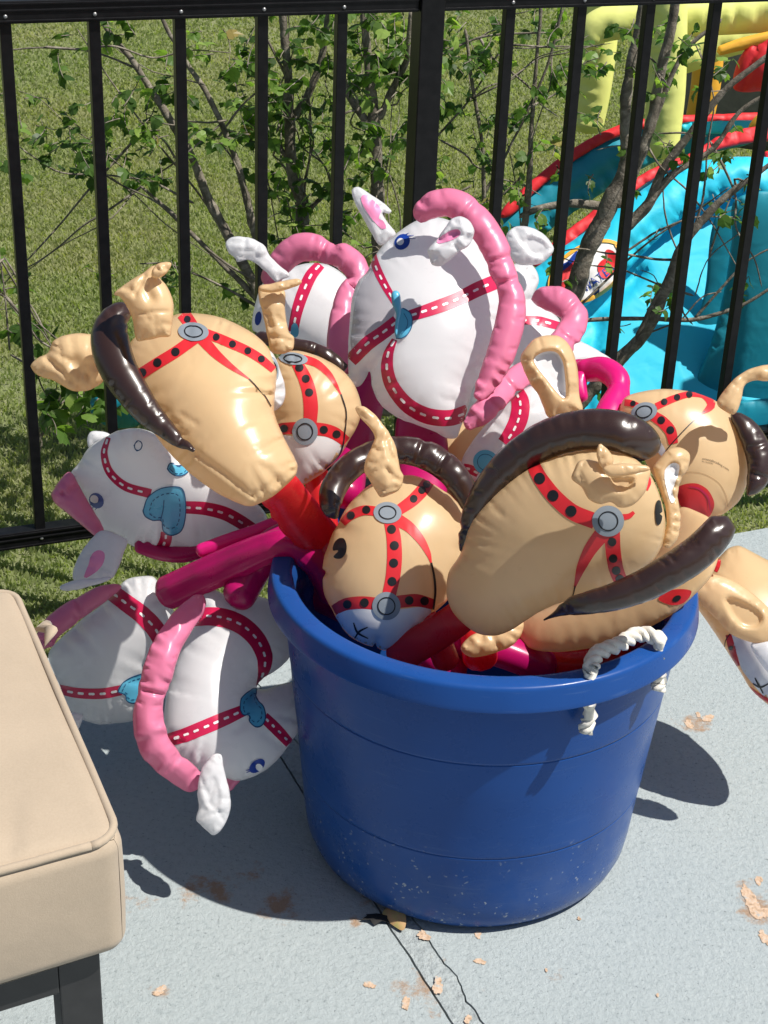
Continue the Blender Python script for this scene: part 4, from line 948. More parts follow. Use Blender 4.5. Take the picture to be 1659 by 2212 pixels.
ea = pillow('ear', ZJ([(150, 372), (200, 318), (300, 250), (375, 205), (450, 150), (500, 170), (500, 240), (550, 300), (590, 380), (607, 450), (602, 560), (592, 640), (582, 690), (500, 702), (400, 722), (330, 728), (312, 690), (290, 560), (240, 450), (190, 388)]), 1.87, M_['tan_vinyl'], h, fat=.62, pucker=.3, step=5, creases=cre(ZJ, [([(385, 230), (330, 330), (310, 380)], 16, 40), ([(440, 240), (420, 300)], 14, 26), ([(390, 320), (430, 400)], 42, 42), ([(285, 500), (380, 520), (470, 505), (560, 500)], 12, 14), ([(400, 540), (420, 570)], 10, 12), ([(460, 540), (470, 560)], 10, 12)]))
pillow('ear_tip', ZJ([(440, 238), (450, 165), (500, 128), (560, 120), (592, 132), (580, 180), (540, 222), (490, 250)]), 1.85, M_['tan_vinyl'], h, fat=.9, pucker=.5, step=4)
pillow('ear', ZA([(48, 568), (90, 530), (130, 510), (155, 455), (225, 422), (310, 418), (400, 440), (430, 540), (400, 640), (330, 688), (250, 692), (160, 645), (90, 622), (62, 600)]), 2.0, M_['tan_vinyl'], h, fat=.7, pucker=.3, step=5, creases=cre(ZA, [([(260, 560), (290, 600)], 40, 34), ([(130, 540), (200, 600)], 14, 22), ([(315, 560), (325, 680)], 8, 10)]))
TT(ZA, [(530, 300, 34), (468, 330, 62), (428, 400, 82), (432, 490, 90), (468, 590, 86), (535, 700, 76), (612, 800, 62), (692, 875, 45), (760, 935, 30), (800, 955, 18), (842, 992, 5)], (1.93, 1.85), 'mane', 'brown_vinyl', h, pucker=.12, seam=math.pi-.35, nseg=28, pinches=[(.90, .35, .012)])
TT(ZA, [(1210, 1125, 100), (1300, 1250, 106), (1420, 1400, 106), (1560, 1600, 104), (1660, 1800, 90)], [1.93, 2.0, 2.09, 2.16, 2.2], 'stick', 'red_vinyl', h, squash=.4, pucker=.2, seam=.0)

# --- 2: tan horse facing front behind it
h = horse(P(665, 900, 2.1), 'tan horse with white muzzle just right of the bare crowned upper left tan horse')
b = pillow('head', ZA([(1200, 560), (1250, 515), (1300, 498), (1380, 512), (1460, 545), (1530, 590), (1585, 650), (1625, 760), (1610, 850), (1560, 940), (1520, 1005), (1440, 1085), (1385, 1120), (1340, 1142), (1300, 1110), (1240, 1000), (1190, 900), (1180, 760), (1180, 640)]), 2.08, M_['tan_vinyl'], h, fat=.72, pucker=.3)
sk = Skin([b], 2.08)
poly_print('white_muzzle', sk, [ZA([(1225, 912), (1290, 905), (1400, 905), (1500, 920), (1540, 950), (1515, 1000), (1440, 1078), (1385, 1112), (1342, 1132), (1305, 1105), (1250, 1000)])], M_['white_print'], h, lift=.0005)
tstrap(ZA, sk, [(1318, 560), (1352, 625), (1374, 690), (1384, 770), (1380, 850)], [52, 62, 66, 68, 62], h, [(1330, 583), (1360, 635), (1376, 700)], 19)
tstrap(ZA, sk, [(1195, 884), (1258, 872), (1350, 868), (1445, 876), (1500, 895), (1552, 934)], [54, 56, 58, 60, 60, 50], h, [(1258, 871), (1445, 876), (1505, 897)], 19)
taper(ZA, sk, [(1345, 540), (1410, 562), (1475, 620), (1526, 708)], [40, 36, 26, 8], h)
line_print('black_line', sk, ZA([(1526, 708), (1550, 790), (1545, 880), (1522, 990), (1450, 1062)]), 2.6, M_['black_print'], h)
X, Y = ZA((1300, 541)); ring_button(sk, X, Y, 31, 13, 6, h)
X, Y = ZA((1357, 885)); ring_button(sk, X, Y, 27, 29, 0, h)
pillow('ear', ZA([(1133, 200), (1180, 215), (1255, 210), (1262, 300), (1280, 410), (1306, 438), (1292, 500), (1200, 512), (1180, 450), (1155, 330)]), 2.02, M_['tan_vinyl'], h, fat=.6, pucker=.3, step=5, creases=cre(ZA, [([(1160, 230), (1185, 360), (1210, 480)], 9, 12), ([(1190, 430), (1290, 450)], 8, 12)]))
pillow('ear_tip', ZA([(1133, 200), (1200, 178), (1310, 156), (1342, 172), (1300, 200), (1190, 224)]), 2.0, M_['tan_vinyl'], h, fat=.8, pucker=.4, step=4)
TT(ZA, [(1110, 430, 26), (1200, 450, 34), (1300, 475, 34), (1400, 498, 36), (1480, 535, 32), (1560, 600, 20)], (2.16, 2.14), 'mane', 'brown_vinyl', h, pucker=.3, seam=2.2, pinches=[(.62, .12, .02)])
TT(ZA, [(1400, 1050, 60), (1440, 1250, 62), (1480, 1500, 62)], (2.12, 2.1), 'stick', 'red_vinyl', h)

# --- 3: white horse, back left
h = horse(P(640, 650, 2.5), 'white horse with pink mane at the back left, white ear lying out over the fence')
b = pillow('head', ZB([(122, 690), (128, 600), (170, 480), (250, 430), (350, 395), (450, 395), (530, 440), (590, 520), (620, 620), (590, 760), (500, 850), (380, 800), (250, 740), (160, 710)]), 2.5, M_['white_vinyl'], h, fat=.7, pucker=.2)
sk = Skin([b], 2.5)
wstrap(ZB, sk, [(428, 398), (385, 450), (345, 540), (320, 620), (305, 700)], [46, 54, 54, 50, 46], h, gap=25, dl=13, dw=4.6)
poly_print('heart_print', sk, [ZB([(300, 670), (318, 660), (332, 690), (325, 720), (300, 720)])], M_['heart_blue'], h, lift=.0016)
poly_print('eye_print', sk, [ell(*ZB((150, 640)), 7, 15, 10)], M_['eye_blue'], h)
TT(ZB, [(185, 500, 30), (215, 440, 42), (265, 370, 50), (330, 325, 54), (400, 322, 52), (460, 345, 46), (488, 362, 40), (520, 358, 48), (575, 400, 50), (600, 470, 42), (560, 520, 44), (530, 600, 42), (515, 690, 44), (515, 780, 46), (540, 850, 34), (552, 895, 16)], (2.42, 2.27), 'mane', 'pink_vinyl', h, pucker=.25, seam=2.4, pinches=[(.33, .3, .012), (.60, .25, .015)])
pillow('ear', ZB([(0, 300), (25, 275), (90, 272), (140, 288), (175, 310), (205, 360), (250, 405), (290, 448), (250, 470), (225, 476), (190, 440), (150, 405), (100, 380), (52, 388), (45, 372), (15, 345)]), 2.38, M_['white_vinyl'], h, fat=.45, pucker=.5, step=5, creases=cre(ZB, [([(40, 340), (120, 330), (190, 400)], 12, 10), ([(130, 290), (150, 330)], 10, 10)]))
TT(ZB, [(600, 760, 60), (640, 980, 78), (600, 1150, 82), (560, 1300, 82), (540, 1480, 80)], (2.3, 2.12), 'stick', 'magenta_vinyl', h)

# --- 4: large white horse, top centre
h = horse(P(950, 750, 2.18), 'largest white horse with blue eye and pink mane, standing highest at the centre')
dW = (2.16, 950, 700, 0, -.02)
b = pillow('head', ZB([(870, 195), (800, 235), (720, 300), (668, 365), (638, 430), (600, 470), (572, 540), (560, 640), (553, 760), (553, 880), (560, 935), (600, 948), (636, 905), (650, 880), (660, 950), (700, 1030), (780, 1090), (860, 1120), (940, 1150), (1000, 1180), (1042, 1176), (1060, 1130), (1090, 1050), (1115, 960), (1170, 860), (1225, 760), (1260, 640), (1258, 500), (1215, 400), (1160, 310), (1100, 240), (1000, 195), (930, 182)]), dW, M_['white_vinyl'], h, fat=.62, pucker=.3, creases=cre(ZB, [([(770, 740), (720, 800), (650, 880)], 22, 24), ([(1120, 1000), (1100, 900)], 20, 20)]))
sk = Skin([b], dW); Wb = b
poly_print('clear_panel', sk, [ZB([(655, 415), (690, 470), (735, 545), (765, 600), (745, 650), (690, 700), (620, 745), (572, 790), (575, 640), (590, 545), (615, 480)])], M_['clear_white'], h, lift=.0004)
wstrap(ZB, sk, [(662, 352), (682, 415), (718, 490), (768, 575)], [34, 38, 36, 30], h, gap=22, dl=12, dw=4)
wstrap(ZB, sk, [(830, 630), (930, 598), (1040, 557), (1140, 508), (1230, 470)], [50, 58, 62, 66, 66], h, gap=24, dl=14)
wstrap(ZB, sk, [(775, 655), (710, 705), (640, 755), (566, 830)], [62, 62, 64, 60], h, gap=24, dl=14)
wstrap(ZB, sk, [(762, 735), (735, 800), (730, 870), (752, 945), (820, 1030), (910, 1078), (1010, 1088), (1090, 1062)], [28, 46, 56, 62, 68, 72, 72, 66], h, gap=27, dl=15)
hb = poly_print('heart_print', sk, [ZB([(775, 620), (800, 595), (835, 620), (842, 670), (825, 710), (795, 732), (770, 728), (765, 680)])], M_['heart_blue'], h, lift=.0016)
line_print('heart_outline', sk, ZB([(800, 596), (836, 622), (842, 670), (825, 710), (795, 732), (770, 728)]), 1.8, M_['heart_line'], hb, lift=.0022)
line_print('heart_stitch', sk, ZB([(805, 620), (822, 655), (815, 690), (795, 712)]), 1.2, M_['heart_line'], hb, lift=.0022)
pillow('heart_tab', ZB([(747, 530), (760, 515), (780, 520), (790, 550), (792, 600), (780, 660), (770, 725), (762, 700), (768, 620), (752, 580)]), 2.075, M_['heart_blue'], h, fat=.6, step=4, pucker=.1)
eye(ZB, sk, 797, 298, 32, 38, 40, h, 790, 298, 15, [[(822, 272), (850, 268)], [(824, 282), (858, 284)], [(812, 266), (828, 258)]])
TT(ZB, [(880, 215, 24), (892, 165, 42), (940, 128, 50), (1010, 120, 54), (1080, 150, 56), (1135, 205, 56), (1185, 270, 54), (1225, 350, 52), (1245, 420, 48), (1270, 480, 46), (1290, 560, 50), (1285, 640, 54), (1262, 730, 54), (1232, 820, 52), (1195, 900, 46), (1158, 965, 34), (1130, 1010, 16)], (2.12, 2.05), 'mane', 'pink_vinyl', h, pucker=.22, seam=2.3, nseg=26, pinches=[(.22, .12, .012), (.44, .16, .012), (.53, .25, .008)])
ea = pillow('ear', ZB([(568, 68), (578, 52), (600, 48), (640, 72), (700, 112), (750, 156), (738, 170), (708, 166), (745, 225), (768, 262), (732, 292), (695, 312), (660, 262), (620, 190), (582, 120)]), 2.08, M_['white_vinyl'], h, fat=.5, pucker=.35, step=5, creases=cre(ZB, [([(690, 200), (700, 290)], 12, 14)]))
se = Skin([ea], 2.08); poly_print('pink_inner', se, [ZB([(612, 95), (632, 84), (660, 105), (700, 150), (690, 190), (708, 200), (724, 234), (700, 236), (655, 185), (620, 130)])], M_['pink_print'], h, lift=.0008, step=5)
ea = pillow('ear', ZB([(910, 330), (950, 285), (998, 215), (1020, 188), (1060, 180), (1105, 205), (1122, 255), (1105, 305), (1050, 345), (1015, 375), (970, 408), (930, 400), (915, 365)]), 2.02, M_['white_vinyl'], h, fat=.75, pucker=.6, step=5, inner=ZB([(945, 302), (1000, 250), (1050, 235), (1062, 262), (1030, 292), (960, 322)]), dent=.75)
se = Skin([ea], 2.02); poly_print('pink_inner', se, [ZB([(950, 298), (1002, 250), (1048, 238), (1060, 260), (1030, 284), (985, 300)])], M_['pink_print'], h, lift=.0006, step=5)
TT(ZB, [(870, 1050, 100), (880, 1180, 118), (890, 1320, 116), (880, 1500, 110)], (2.2, 2.08), 'stick', 'magenta_vinyl', h, squash=.6)

# --- 5: white horse behind to the right
h = horse(P(1150, 760, 2.36), 'white horse with bent hot pink stick, behind and right of the largest white horse')
b = pillow('head', ZB([(1240, 480), (1290, 400), (1370, 392), (1412, 460), (1390, 560), (1450, 590), (1500, 640), (1540, 720), (1600, 742), (1680, 785), (1750, 830), (1795, 872), (1760, 890), (1660, 880), (1560, 930), (1400, 1020), (1200, 1110), (1100, 1130), (1080, 1080), (1150, 800)]), 2.36, M_['white_vinyl'], h, fat=.6, pucker=.3, creases=cre(ZB, [([(1390, 470), (1350, 430)], 16, 14), ([(1370, 560), (1300, 600)], 20, 18), ([(1260, 850), (1330, 760)], 14, 12), ([(1230, 900), (1290, 820)], 10, 8)]))
sk = Skin([b], 2.36)
wstrap(ZB, sk, [(1270, 655), (1330, 650), (1410, 652), (1500, 675)], [34, 38, 40, 36], h, gap=26, dl=14)
pillow('ear', ZB([(1262, 272), (1300, 228), (1368, 228), (1430, 258), (1478, 318), (1470, 350), (1430, 388), (1370, 402), (1310, 395), (1280, 360)]), 2.3, M_['white_vinyl'], h, fat=.55, pucker=.3, step=5, inner=ZB([(1340, 290), (1370, 270), (1430, 290), (1455, 325), (1430, 360), (1370, 350)]), dent=.5, creases=cre(ZB, [([(1300, 235), (1340, 300)], 10, 16)]))
TT(ZB, [(1375, 555, 20), (1430, 548, 42), (1500, 560, 52), (1560, 605, 52), (1570, 660, 50), (1530, 730, 52), (1470, 810, 48), (1400, 860, 44), (1320, 905, 46), (1250, 965, 46), (1190, 1030, 48), (1120, 1095, 38), (1070, 1138, 14)], [2.3, 2.28, 2.27, 2.26, 2.25, 2.22, 2.2, 2.16, 2.12, 2.09, 2.06, 2.05, 2.05], 'mane', 'pink_vinyl', h, pucker=.3, seam=2.3, pinches=[(.2, .15, .015), (.36, .2, .012), (.70, .22, .015), (.82, .2, .012)])
TT(ZE, [(690, 190, 40), (760, 208, 56), (850, 205, 62), (915, 250, 62), (925, 320, 60), (885, 400, 66), (850, 500, 70), (820, 640, 72)], (2.24, 2.1), 'stick', 'hot_pink_vinyl', h, pucker=.5, seam=2.2, pinches=[(.45, .12, .03)])
TT(ZE, [(740, 210, 30), (735, 290, 36), (745, 370, 36)], (2.21, 2.2), 'stick_fold', 'hot_pink_vinyl', h, pucker=.6, seam=1.2)

# --- 6: white horse low centre
h = horse(P(1080, 960, 2.12), 'white horse with round blue patch, low behind the upper big brown mane')
b = pillow('head', ZF([(108, 1120), (200, 950), (330, 800), (450, 680), (560, 590), (680, 560), (740, 640), (760, 800), (640, 950), (460, 1050), (330, 1200), (220, 1260), (150, 1220)]), 2.12, M_['white_vinyl'], h, fat=.65, pucker=.2)
sk = Skin([b], 2.12)
wstrap(ZF, sk, [(500, 610), (535, 690), (525, 800), (480, 900), (420, 985)], [120, 128, 130, 124, 110], h, gap=19, dl=12, dw=4.4)
wstrap(ZF, sk, [(125, 1160), (170, 1170), (230, 1200)], [60, 64, 60], h, gap=19, dl=10)
hb = poly_print('heart_print', sk, [ell(*ZF((285, 1120)), 27, 26, 20)], M_['heart_blue'], h, lift=.0016); ring_print('heart_stitch', sk, *ZF((285, 1120)), 18, 17, 20, 1.4, M_['heart_line'], hb)
TT(ZF, [(300, 1180, 80), (330, 1350, 84), (360, 1600, 84)], (2.14, 2.1), 'stick', 'magenta_vinyl', h)

# --- 7: white horse, left, lying on its side
h = horse(P(360, 1060, 2.2), 'white horse lying sideways at the left with blue eye and heart, nearest the fence foot')
dW6 = (2.2, 360, 1060, 0, .05)
b = pillow('head', ZC([(345, 175), (420, 132), (480, 102), (580, 92), (690, 130), (760, 190), (880, 280), (1010, 370), (1110, 430), (1190, 490), (1215, 560), (1170, 615), (1050, 645), (920, 690), (780, 700), (640, 692), (530, 662), (450, 605), (400, 600), (345, 490), (290, 380), (240, 330), (285, 262)]), dW6, M_['white_vinyl'], h, fat=.68, pucker=.3, plen=26)
sk = Skin([b], dW6)
wstrap(ZC, sk, [(432, 138), (412, 215), (438, 305), (515, 375), (640, 412)], [24, 34, 40, 44, 46], h, gap=21, dl=12, dw=4.4)
wstrap(ZC, sk, [(800, 478), (900, 484), (1000, 508), (1090, 556), (1180, 618)], [60, 64, 66, 66, 60], h, gap=24, dl=13)
wstrap(ZC, sk, [(716, 600), (712, 640), (690, 690)], [56, 60, 60], h, gap=17, dl=10)
heart(sk, ZC([(603, 492), (625, 430), (680, 388), (740, 375), (790, 384), (808, 430), (810, 520), (790, 590), (740, 613), (703, 592), (690, 542), (650, 540), (612, 518)]), h)
line_print('heart_fold', sk, ZC([(688, 540), (700, 490), (705, 440)]), 1.8, M_['heart_line'], h, lift=.0023)
heart(sk, ZC([(718, 290), (732, 262), (775, 276), (830, 262), (824, 300), (790, 322), (748, 318)]), h)
ring_print('curl_print', sk, *ZC((578, 178)), 8, 10, 20, 2.2, M_['heart_line'], h)
eye(ZC, sk, 375, 445, 34, 40, -35, h, 366, 438, 20, [[(352, 462), (340, 470)], [(362, 474), (352, 486)], [(376, 480), (368, 492)]])
pillow('mane', ZC([(150, 415), (160, 395), (190, 350), (240, 305), (275, 345), (315, 420), (365, 505), (410, 590), (385, 628), (310, 575), (230, 510), (165, 455)]), 2.16, M_['pink_vinyl'], h, fat=.8, pucker=.3, step=5, creases=cre(ZC, [([(205, 412), (235, 425)], 8, 16), ([(210, 405), (205, 420)], 8, 14)]))
ea = pillow('ear', ZC([(400, 592), (460, 605), (525, 645), (508, 700), (480, 780), (446, 830), (350, 842), (262, 838), (268, 760), (310, 680), (360, 620)]), 2.12, M_['white_vinyl'], h, fat=.28, pucker=.25, step=5)
se = Skin([ea], 2.12); poly_print('pink_inner', se, [ZC([(350, 712), (385, 690), (412, 705), (408, 750), (378, 790), (325, 825), (312, 822), (335, 760)])], M_['pink_print'], h, lift=.0008, step=5)
pillow('ear_tip', ZC([(192, 878), (240, 845), (300, 832), (380, 828), (445, 822), (420, 845), (340, 868), (265, 887)]), 2.09, M_['white_vinyl'], h, fat=.6, pucker=.2, step=4)
pillow('ear', ZC([(326, 150), (340, 112), (380, 104), (440, 122), (420, 150), (370, 170), (340, 190)]), 2.24, M_['white_vinyl'], h, fat=.6, pucker=.3, step=5)
TT(ZC, [(860, 700, 34), (1000, 655, 40), (1150, 605, 40), (1290, 560, 40), (1500, 620, 44), (1650, 760, 46)], (2.17, 2.15), 'stick', 'hot_pink_vinyl', h, flute=.03, nseg=36)
TT(ZC, [(560, 655, 40), (680, 700, 40), (800, 712, 40), (900, 690, 34)], (2.24, 2.24), 'neck_edge', 'magenta_vinyl', h)

# --- 8: white horse bottom left
h = horse(P(230, 1430, 2.25), 'white horse hanging head down beside the cushion, magenta stick over the tub edge')
dW7 = (2.27, 230, 1430, 0, .02)
b = pillow('head', ZC([(480, 872), (520, 832), (600, 816), (655, 822), (700, 880), (745, 960), (760, 1060), (740, 1150), (690, 1220), (640, 1300), (620, 1400), (600, 1500), (540, 1532), (460, 1542), (380, 1546), (300, 1520), (235, 1470), (190, 1350), (135, 1210), (160, 1160), (300, 1030), (430, 930)]), dW7, M_['white_vinyl'], h, fat=.68, pucker=.3, plen=26)
sk = Skin([b], dW7)
wstrap(ZC, sk, [(450, 898), (520, 950), (600, 1010), (660, 1075), (710, 1160)], [84, 86, 88, 90, 90], h, gap=24, dl=14)
wstrap(ZC, sk, [(170, 1368), (280, 1390), (400, 1393), (495, 1376)], [46, 50, 52, 50], h, gap=24, dl=14)
heart(sk, ZC([(478, 1382), (500, 1340), (550, 1308), (610, 1300), (625, 1380), (590, 1425), (550, 1438), (520, 1425), (515, 1400)]), h)
TT(ZC, [(105, 1180, 22), (118, 1140, 40), (160, 1070, 46), (245, 1000, 46), (310, 960, 40), (400, 905, 34), (495, 865, 12)], (2.22, 2.2), 'mane', 'pink_vinyl', h, pucker=.28, seam=2.2, pinches=[(.55, .2, .015)])
pillow('ear', ZC([(240, 1490), (285, 1488), (310, 1503), (298, 1540), (278, 1578), (255, 1565), (235, 1520)]), 2.16, M_['white_vinyl'], h, fat=.5, step=4)
TT(ZC, [(680, 915, 84), (760, 880, 84), (900, 815, 84), (1060, 745, 84), (1210, 680, 76), (1320, 660, 70), (1460, 760, 72), (1560, 950, 74)], [2.2, 2.18, 2.15, 2.12, 2.09, 2.08, 2.1, 2.12], 'stick', 'magenta_vinyl', h, pucker=.0, flute=.04, nseg=44, squash=.7)

# --- 9: white horse, bottom centre left
h = horse(P(470, 1500, 2.12), 'white horse hanging upside down against the left tub wall, ear near the ground')
dW8 = (2.12, 470, 1500, .02, -.02)
b = pillow('head', ZG([(280, 412), (350, 395), (430, 430), (520, 440), (640, 440), (760, 480), (860, 620), (905, 760), (860, 880), (770, 960), (690, 1010), (648, 1070), (700, 1085), (800, 1050), (900, 1040), (970, 1120), (985, 1230), (950, 1340), (890, 1440), (800, 1560), (700, 1650), (590, 1702), (500, 1720), (400, 1690), (280, 1655), (150, 1620), (60, 1550), (15, 1480), (0, 1300), (20, 1100), (80, 900), (150, 750), (230, 600), (260, 480)]), dW8, M_['white_vinyl'], h, fat=.64, pucker=.28, plen=26, creases=cre(ZG, [([(640, 1080), (600, 1150)], 30, 26), ([(720, 1340), (715, 1420)], 9, 10), ([(690, 1360), (670, 1430)], 9, 9), ([(560, 1310), (500, 1370)], 24, 14)]))
sk = Skin([b], dW8)
wstrap(ZG, sk, [(215, 590), (320, 582), (440, 600), (555, 655), (645, 745), (695, 855), (690, 955), (648, 1062)], [120, 128, 130, 128, 122, 112, 80, 24], h, gap=22, dl=12, dw=4.8)
wstrap(ZG, sk, [(-10, 1450), (140, 1405), (290, 1345), (420, 1290), (545, 1235)], [90, 96, 98, 96, 80], h, gap=23, dl=13)
wstrap(ZG, sk, [(690, 1280), (750, 1335), (815, 1400), (870, 1460)], [78, 80, 76, 66], h, gap=19, dl=9)
heart(sk, ZG([(524, 1230), (530, 1155), (578, 1105), (632, 1080), (640, 1150), (688, 1215), (698, 1290), (672, 1338), (630, 1347), (592, 1312), (585, 1268), (545, 1265)]), h)
eye(ZG, sk, 643, 1614, 62, 38, -38, h, 655, 1622, 24, [[(590, 1640), (565, 1644)], [(592, 1650), (570, 1660)]])
TT(ZC, [(895, 905, 22), (850, 975, 46), (790, 1050, 54), (735, 1130, 58), (695, 1215, 62), (672, 1300, 62), (650, 1370, 60), (640, 1415, 54), (628, 1480, 62), (635, 1570, 66), (665, 1660, 66), (730, 1735, 62), (810, 1800, 56), (890, 1850, 48)], [2.06, 2.04, 2.02, 2.01, 2.0, 2.0, 2.0, 2.0, 2.0, 2.0, 2.01, 2.02, 2.04, 2.06], 'mane', 'pink_vinyl', h, pucker=.25, seam=2.4, nseg=28, pinches=[(.50, .3, .008), (.85, .1, .02)])
pillow('ear', ZG([(330, 1545), (365, 1530), (400, 1540), (415, 1620), (440, 1720), (464, 1850), (455, 1950), (420, 2030), (380, 2080), (340, 2098), (300, 2070), (250, 2020), (222, 1990), (240, 1900), (232, 1790), (258, 1640), (300, 1580)]), 2.02, M_['white_vinyl'], h, fat=.42, pucker=.3, step=5, inner=ZG([(300, 1720), (350, 1690), (390, 1780), (390, 1880), (340, 1920), (290, 1860)]), dent=.35, creases=cre(ZG, [([(345, 1760), (310, 1880)], 10, 16), ([(230, 1990), (330, 1950), (440, 1920)], 10, 14), ([(340, 1560), (380, 1570)], 10, 14)]))
pillow('muzzle', ZG([(440, 1668), (470, 1660), (530, 1715), (500, 1750), (460, 1790), (430, 1750)]), 2.1, M_['pink_vinyl'], h, fat=.6, step=4)
TT(ZC, [(1035, 960, 84), (1080, 900, 84), (1150, 780, 84), (1240, 660, 80), (1400, 620, 80), (1560, 760, 80)], [2.12, 2.13, 2.14, 2.13, 2.14, 2.16], 'stick', 'magenta_vinyl', h)

# --- 10: tan horse, front centre
h = horse(P(850, 1250, 1.98), 'tan horse with black x mouth and round eye, in the front left of the tub')
dT3 = (2.02, 850, 1200, 0, -.01)
b = pillow('head', ZD([(560, 645), (640, 600), (760, 582), (850, 580), (930, 605), (1010, 650), (1100, 710), (1180, 790), (1240, 880), (1240, 1000), (1200, 1200), (1110, 1400), (1010, 1500), (910, 1610), (800, 1700), (735, 1750), (665, 1766), (610, 1745), (598, 1715), (580, 1738), (520, 1722), (440, 1680), (385, 1625), (330, 1540), (300, 1480), (255, 1390), (240, 1290), (262, 1235), (240, 1210), (252, 1130), (270, 1080), (310, 970), (350, 900), (400, 800), (480, 710)]), dT3, M_['tan_vinyl'], h, fat=.66, pucker=.25, plen=11, scallop=2.2, per=4,
    creases=cre(ZD, [([(255, 1235), (300, 1225)], 14, 26), ([(600, 1740), (606, 1690)], 12, 26), ([(410, 1655), (430, 1640)], 12, 20), ([(930, 1240), (950, 1370)], 14, 9)]))
sk = Skin([b], dT3)
poly_print('white_muzzle', sk, [ZD([(335, 1530), (440, 1485), (580, 1482), (700, 1490), (820, 1478), (900, 1470), (975, 1495), (905, 1612), (800, 1695), (735, 1744), (668, 1760), (612, 1740), (598, 1712), (578, 1732), (520, 1716), (445, 1674), (388, 1620)])], M_['white_print'], h, lift=.0006, step=5)
tstrap(ZD, sk, [(600, 825), (520, 820), (440, 850), (378, 905)], [64, 66, 64, 50], h, [(540, 817), (436, 855)], 27)
tstrap(ZD, sk, [(755, 820), (850, 752), (915, 685), (960, 618)], [70, 82, 86, 82], h, [(857, 743), (912, 685), (944, 645)], 26)
tstrap(ZD, sk, [(702, 900), (722, 1000), (728, 1130), (718, 1260), (692, 1385)], [88, 96, 100, 98, 92], h, [(708, 948), (727, 1057), (722, 1174), (711, 1298)], 30)
taper(ZD, sk, [(745, 880), (830, 935), (905, 1020), (955, 1110), (976, 1180)], [84, 72, 56, 34, 8], h)
line_print('black_line', sk, ZD([(974, 1172), (992, 1260), (1000, 1360), (988, 1485)]), [4, 5, 5, 4], M_['black_print'], h)
tstrap(ZD, sk, [(318, 1492), (400, 1452), (510, 1440), (640, 1450), (780, 1432), (880, 1425), (990, 1452)], [70, 82, 84, 84, 84, 84, 70], h, [(412, 1452), (527, 1440), (825, 1425), (928, 1428)], 29)
X, Y = ZD((682, 838)); ring_button(sk, X, Y, 30, 23, 4, h)
X, Y = ZD((673, 1462)); ring_button(sk, X, Y, 30, 30, 0, h)
line_print('mouth_print', sk, ZD([(453, 1575), (480, 1640), (550, 1680)]), [2.2, 4.6, 2], M_['black_print'], h)
line_print('mouth_print', sk, ZD([(548, 1604), (492, 1634), (460, 1680)]), [2, 4.6, 2.4], M_['black_print'], h)
poly_print('eye_print', sk, [ZD([(316, 1090), (325, 1040), (355, 1010), (390, 1012), (408, 1060), (402, 1105), (375, 1142), (340, 1146), (320, 1132), (352, 1095), (345, 1088)])], M_['black_print'], h, lift=.0012, step=5, dense=3)
TT(ZD, [(335, 880, 24), (300, 800, 66), (305, 700, 82), (365, 590, 86), (460, 500, 86), (580, 440, 86), (720, 410, 88), (870, 425, 94), (1010, 480, 96), (1110, 560, 92), (1190, 670, 84), (1240, 790, 60), (1250, 860, 30)], [1.97, 1.97, 1.98, 1.99, 1.99, 2.0, 2.0, 2.0, 2.0, 1.99, 1.99, 1.99, 2.0], 'mane', 'brown_vinyl', h, pucker=.3, seam=-.9, nseg=28, pinches=[(.61, .10, .010), (.72, .10, .010)])
pillow('ear', ZD([(460, 130), (480, 113), (530, 120), (590, 165), (650, 235), (690, 290), (735, 380), (752, 460), (770, 545), (792, 590), (760, 680), (690, 715), (632, 732), (600, 690), (560, 620), (523, 560), (530, 480), (565, 400), (592, 330), (560, 262), (500, 205)]), 1.90, M_['tan_vinyl'], h, fat=.6, pucker=.45, step=5, creases=cre(ZD, [([(560, 150), (640, 260), (610, 380)], 14, 20), ([(680, 350), (690, 430), (740, 500)], 16, 22), ([(540, 550), (640, 470)], 12, 14), ([(560, 620), (660, 680), (760, 660)], 12, 16), ([(690, 560), (700, 650)], 10, 10)]))
TT(ZD, [(900, 1500, 80), (1000, 1650, 90), (1100, 1900, 90)], (2.0, 2.02), 'stick', 'red_vinyl', h)

# --- 11: big tan horse, front right
h = horse(P(1200, 1180, 1.9), 'largest tan horse at the front right between two long brown arching manes')
dT4 = (1.845, 1200, 1150, -.013, .014)
b = pillow('head', ZE([(145, 1115), (200, 950), (300, 830), (430, 720), (560, 650), (700, 610), (850, 595), (1000, 640), (1080, 720), (1130, 830), (1156, 950), (1142, 1060), (1090, 1150), (1000, 1225), (900, 1275), (780, 1310), (650, 1345), (540, 1395), (460, 1445), (400, 1485), (320, 1512), (235, 1502), (165, 1455), (105, 1385), (80, 1300), (92, 1200)]), dT4, M_['tan_vinyl'], h, fat=.62, pucker=.16, scallop=.8, creases=cre(ZE, [([(310, 890), (350, 920)], 10, 8)]))
sk = Skin([b], dT4)
tstrap(ZE, sk, [(505, 672), (545, 745), (612, 830), (700, 905), (810, 950)], [66, 72, 76, 78, 78], h, [(540, 742), (605, 825), (693, 900)], 27)
tstrap(ZE, sk, [(893, 1000), (898, 1090), (912, 1180), (945, 1265)], [76, 74, 72, 66], h, [(893, 1050), (898, 1131), (913, 1190), (930, 1232)], 21)
taper(ZE, sk, [(845, 1010), (785, 1090), (740, 1180), (710, 1272)], [76, 64, 44, 10], h)
line_print('black_line', sk, ZE([(712, 1265), (703, 1305), (690, 1338)]), [3, 2.6, 1.6], M_['black_print'], h)
taper(ZE, sk, [(930, 930), (975, 925), (1000, 905)], [30, 26, 16], h); taper(ZE, sk, [(1068, 722), (1074, 760), (1064, 800)], [10, 20, 8], h)
X, Y = ZE((873, 948)); ring_button(sk, X, Y, 34, 33, 0, h)
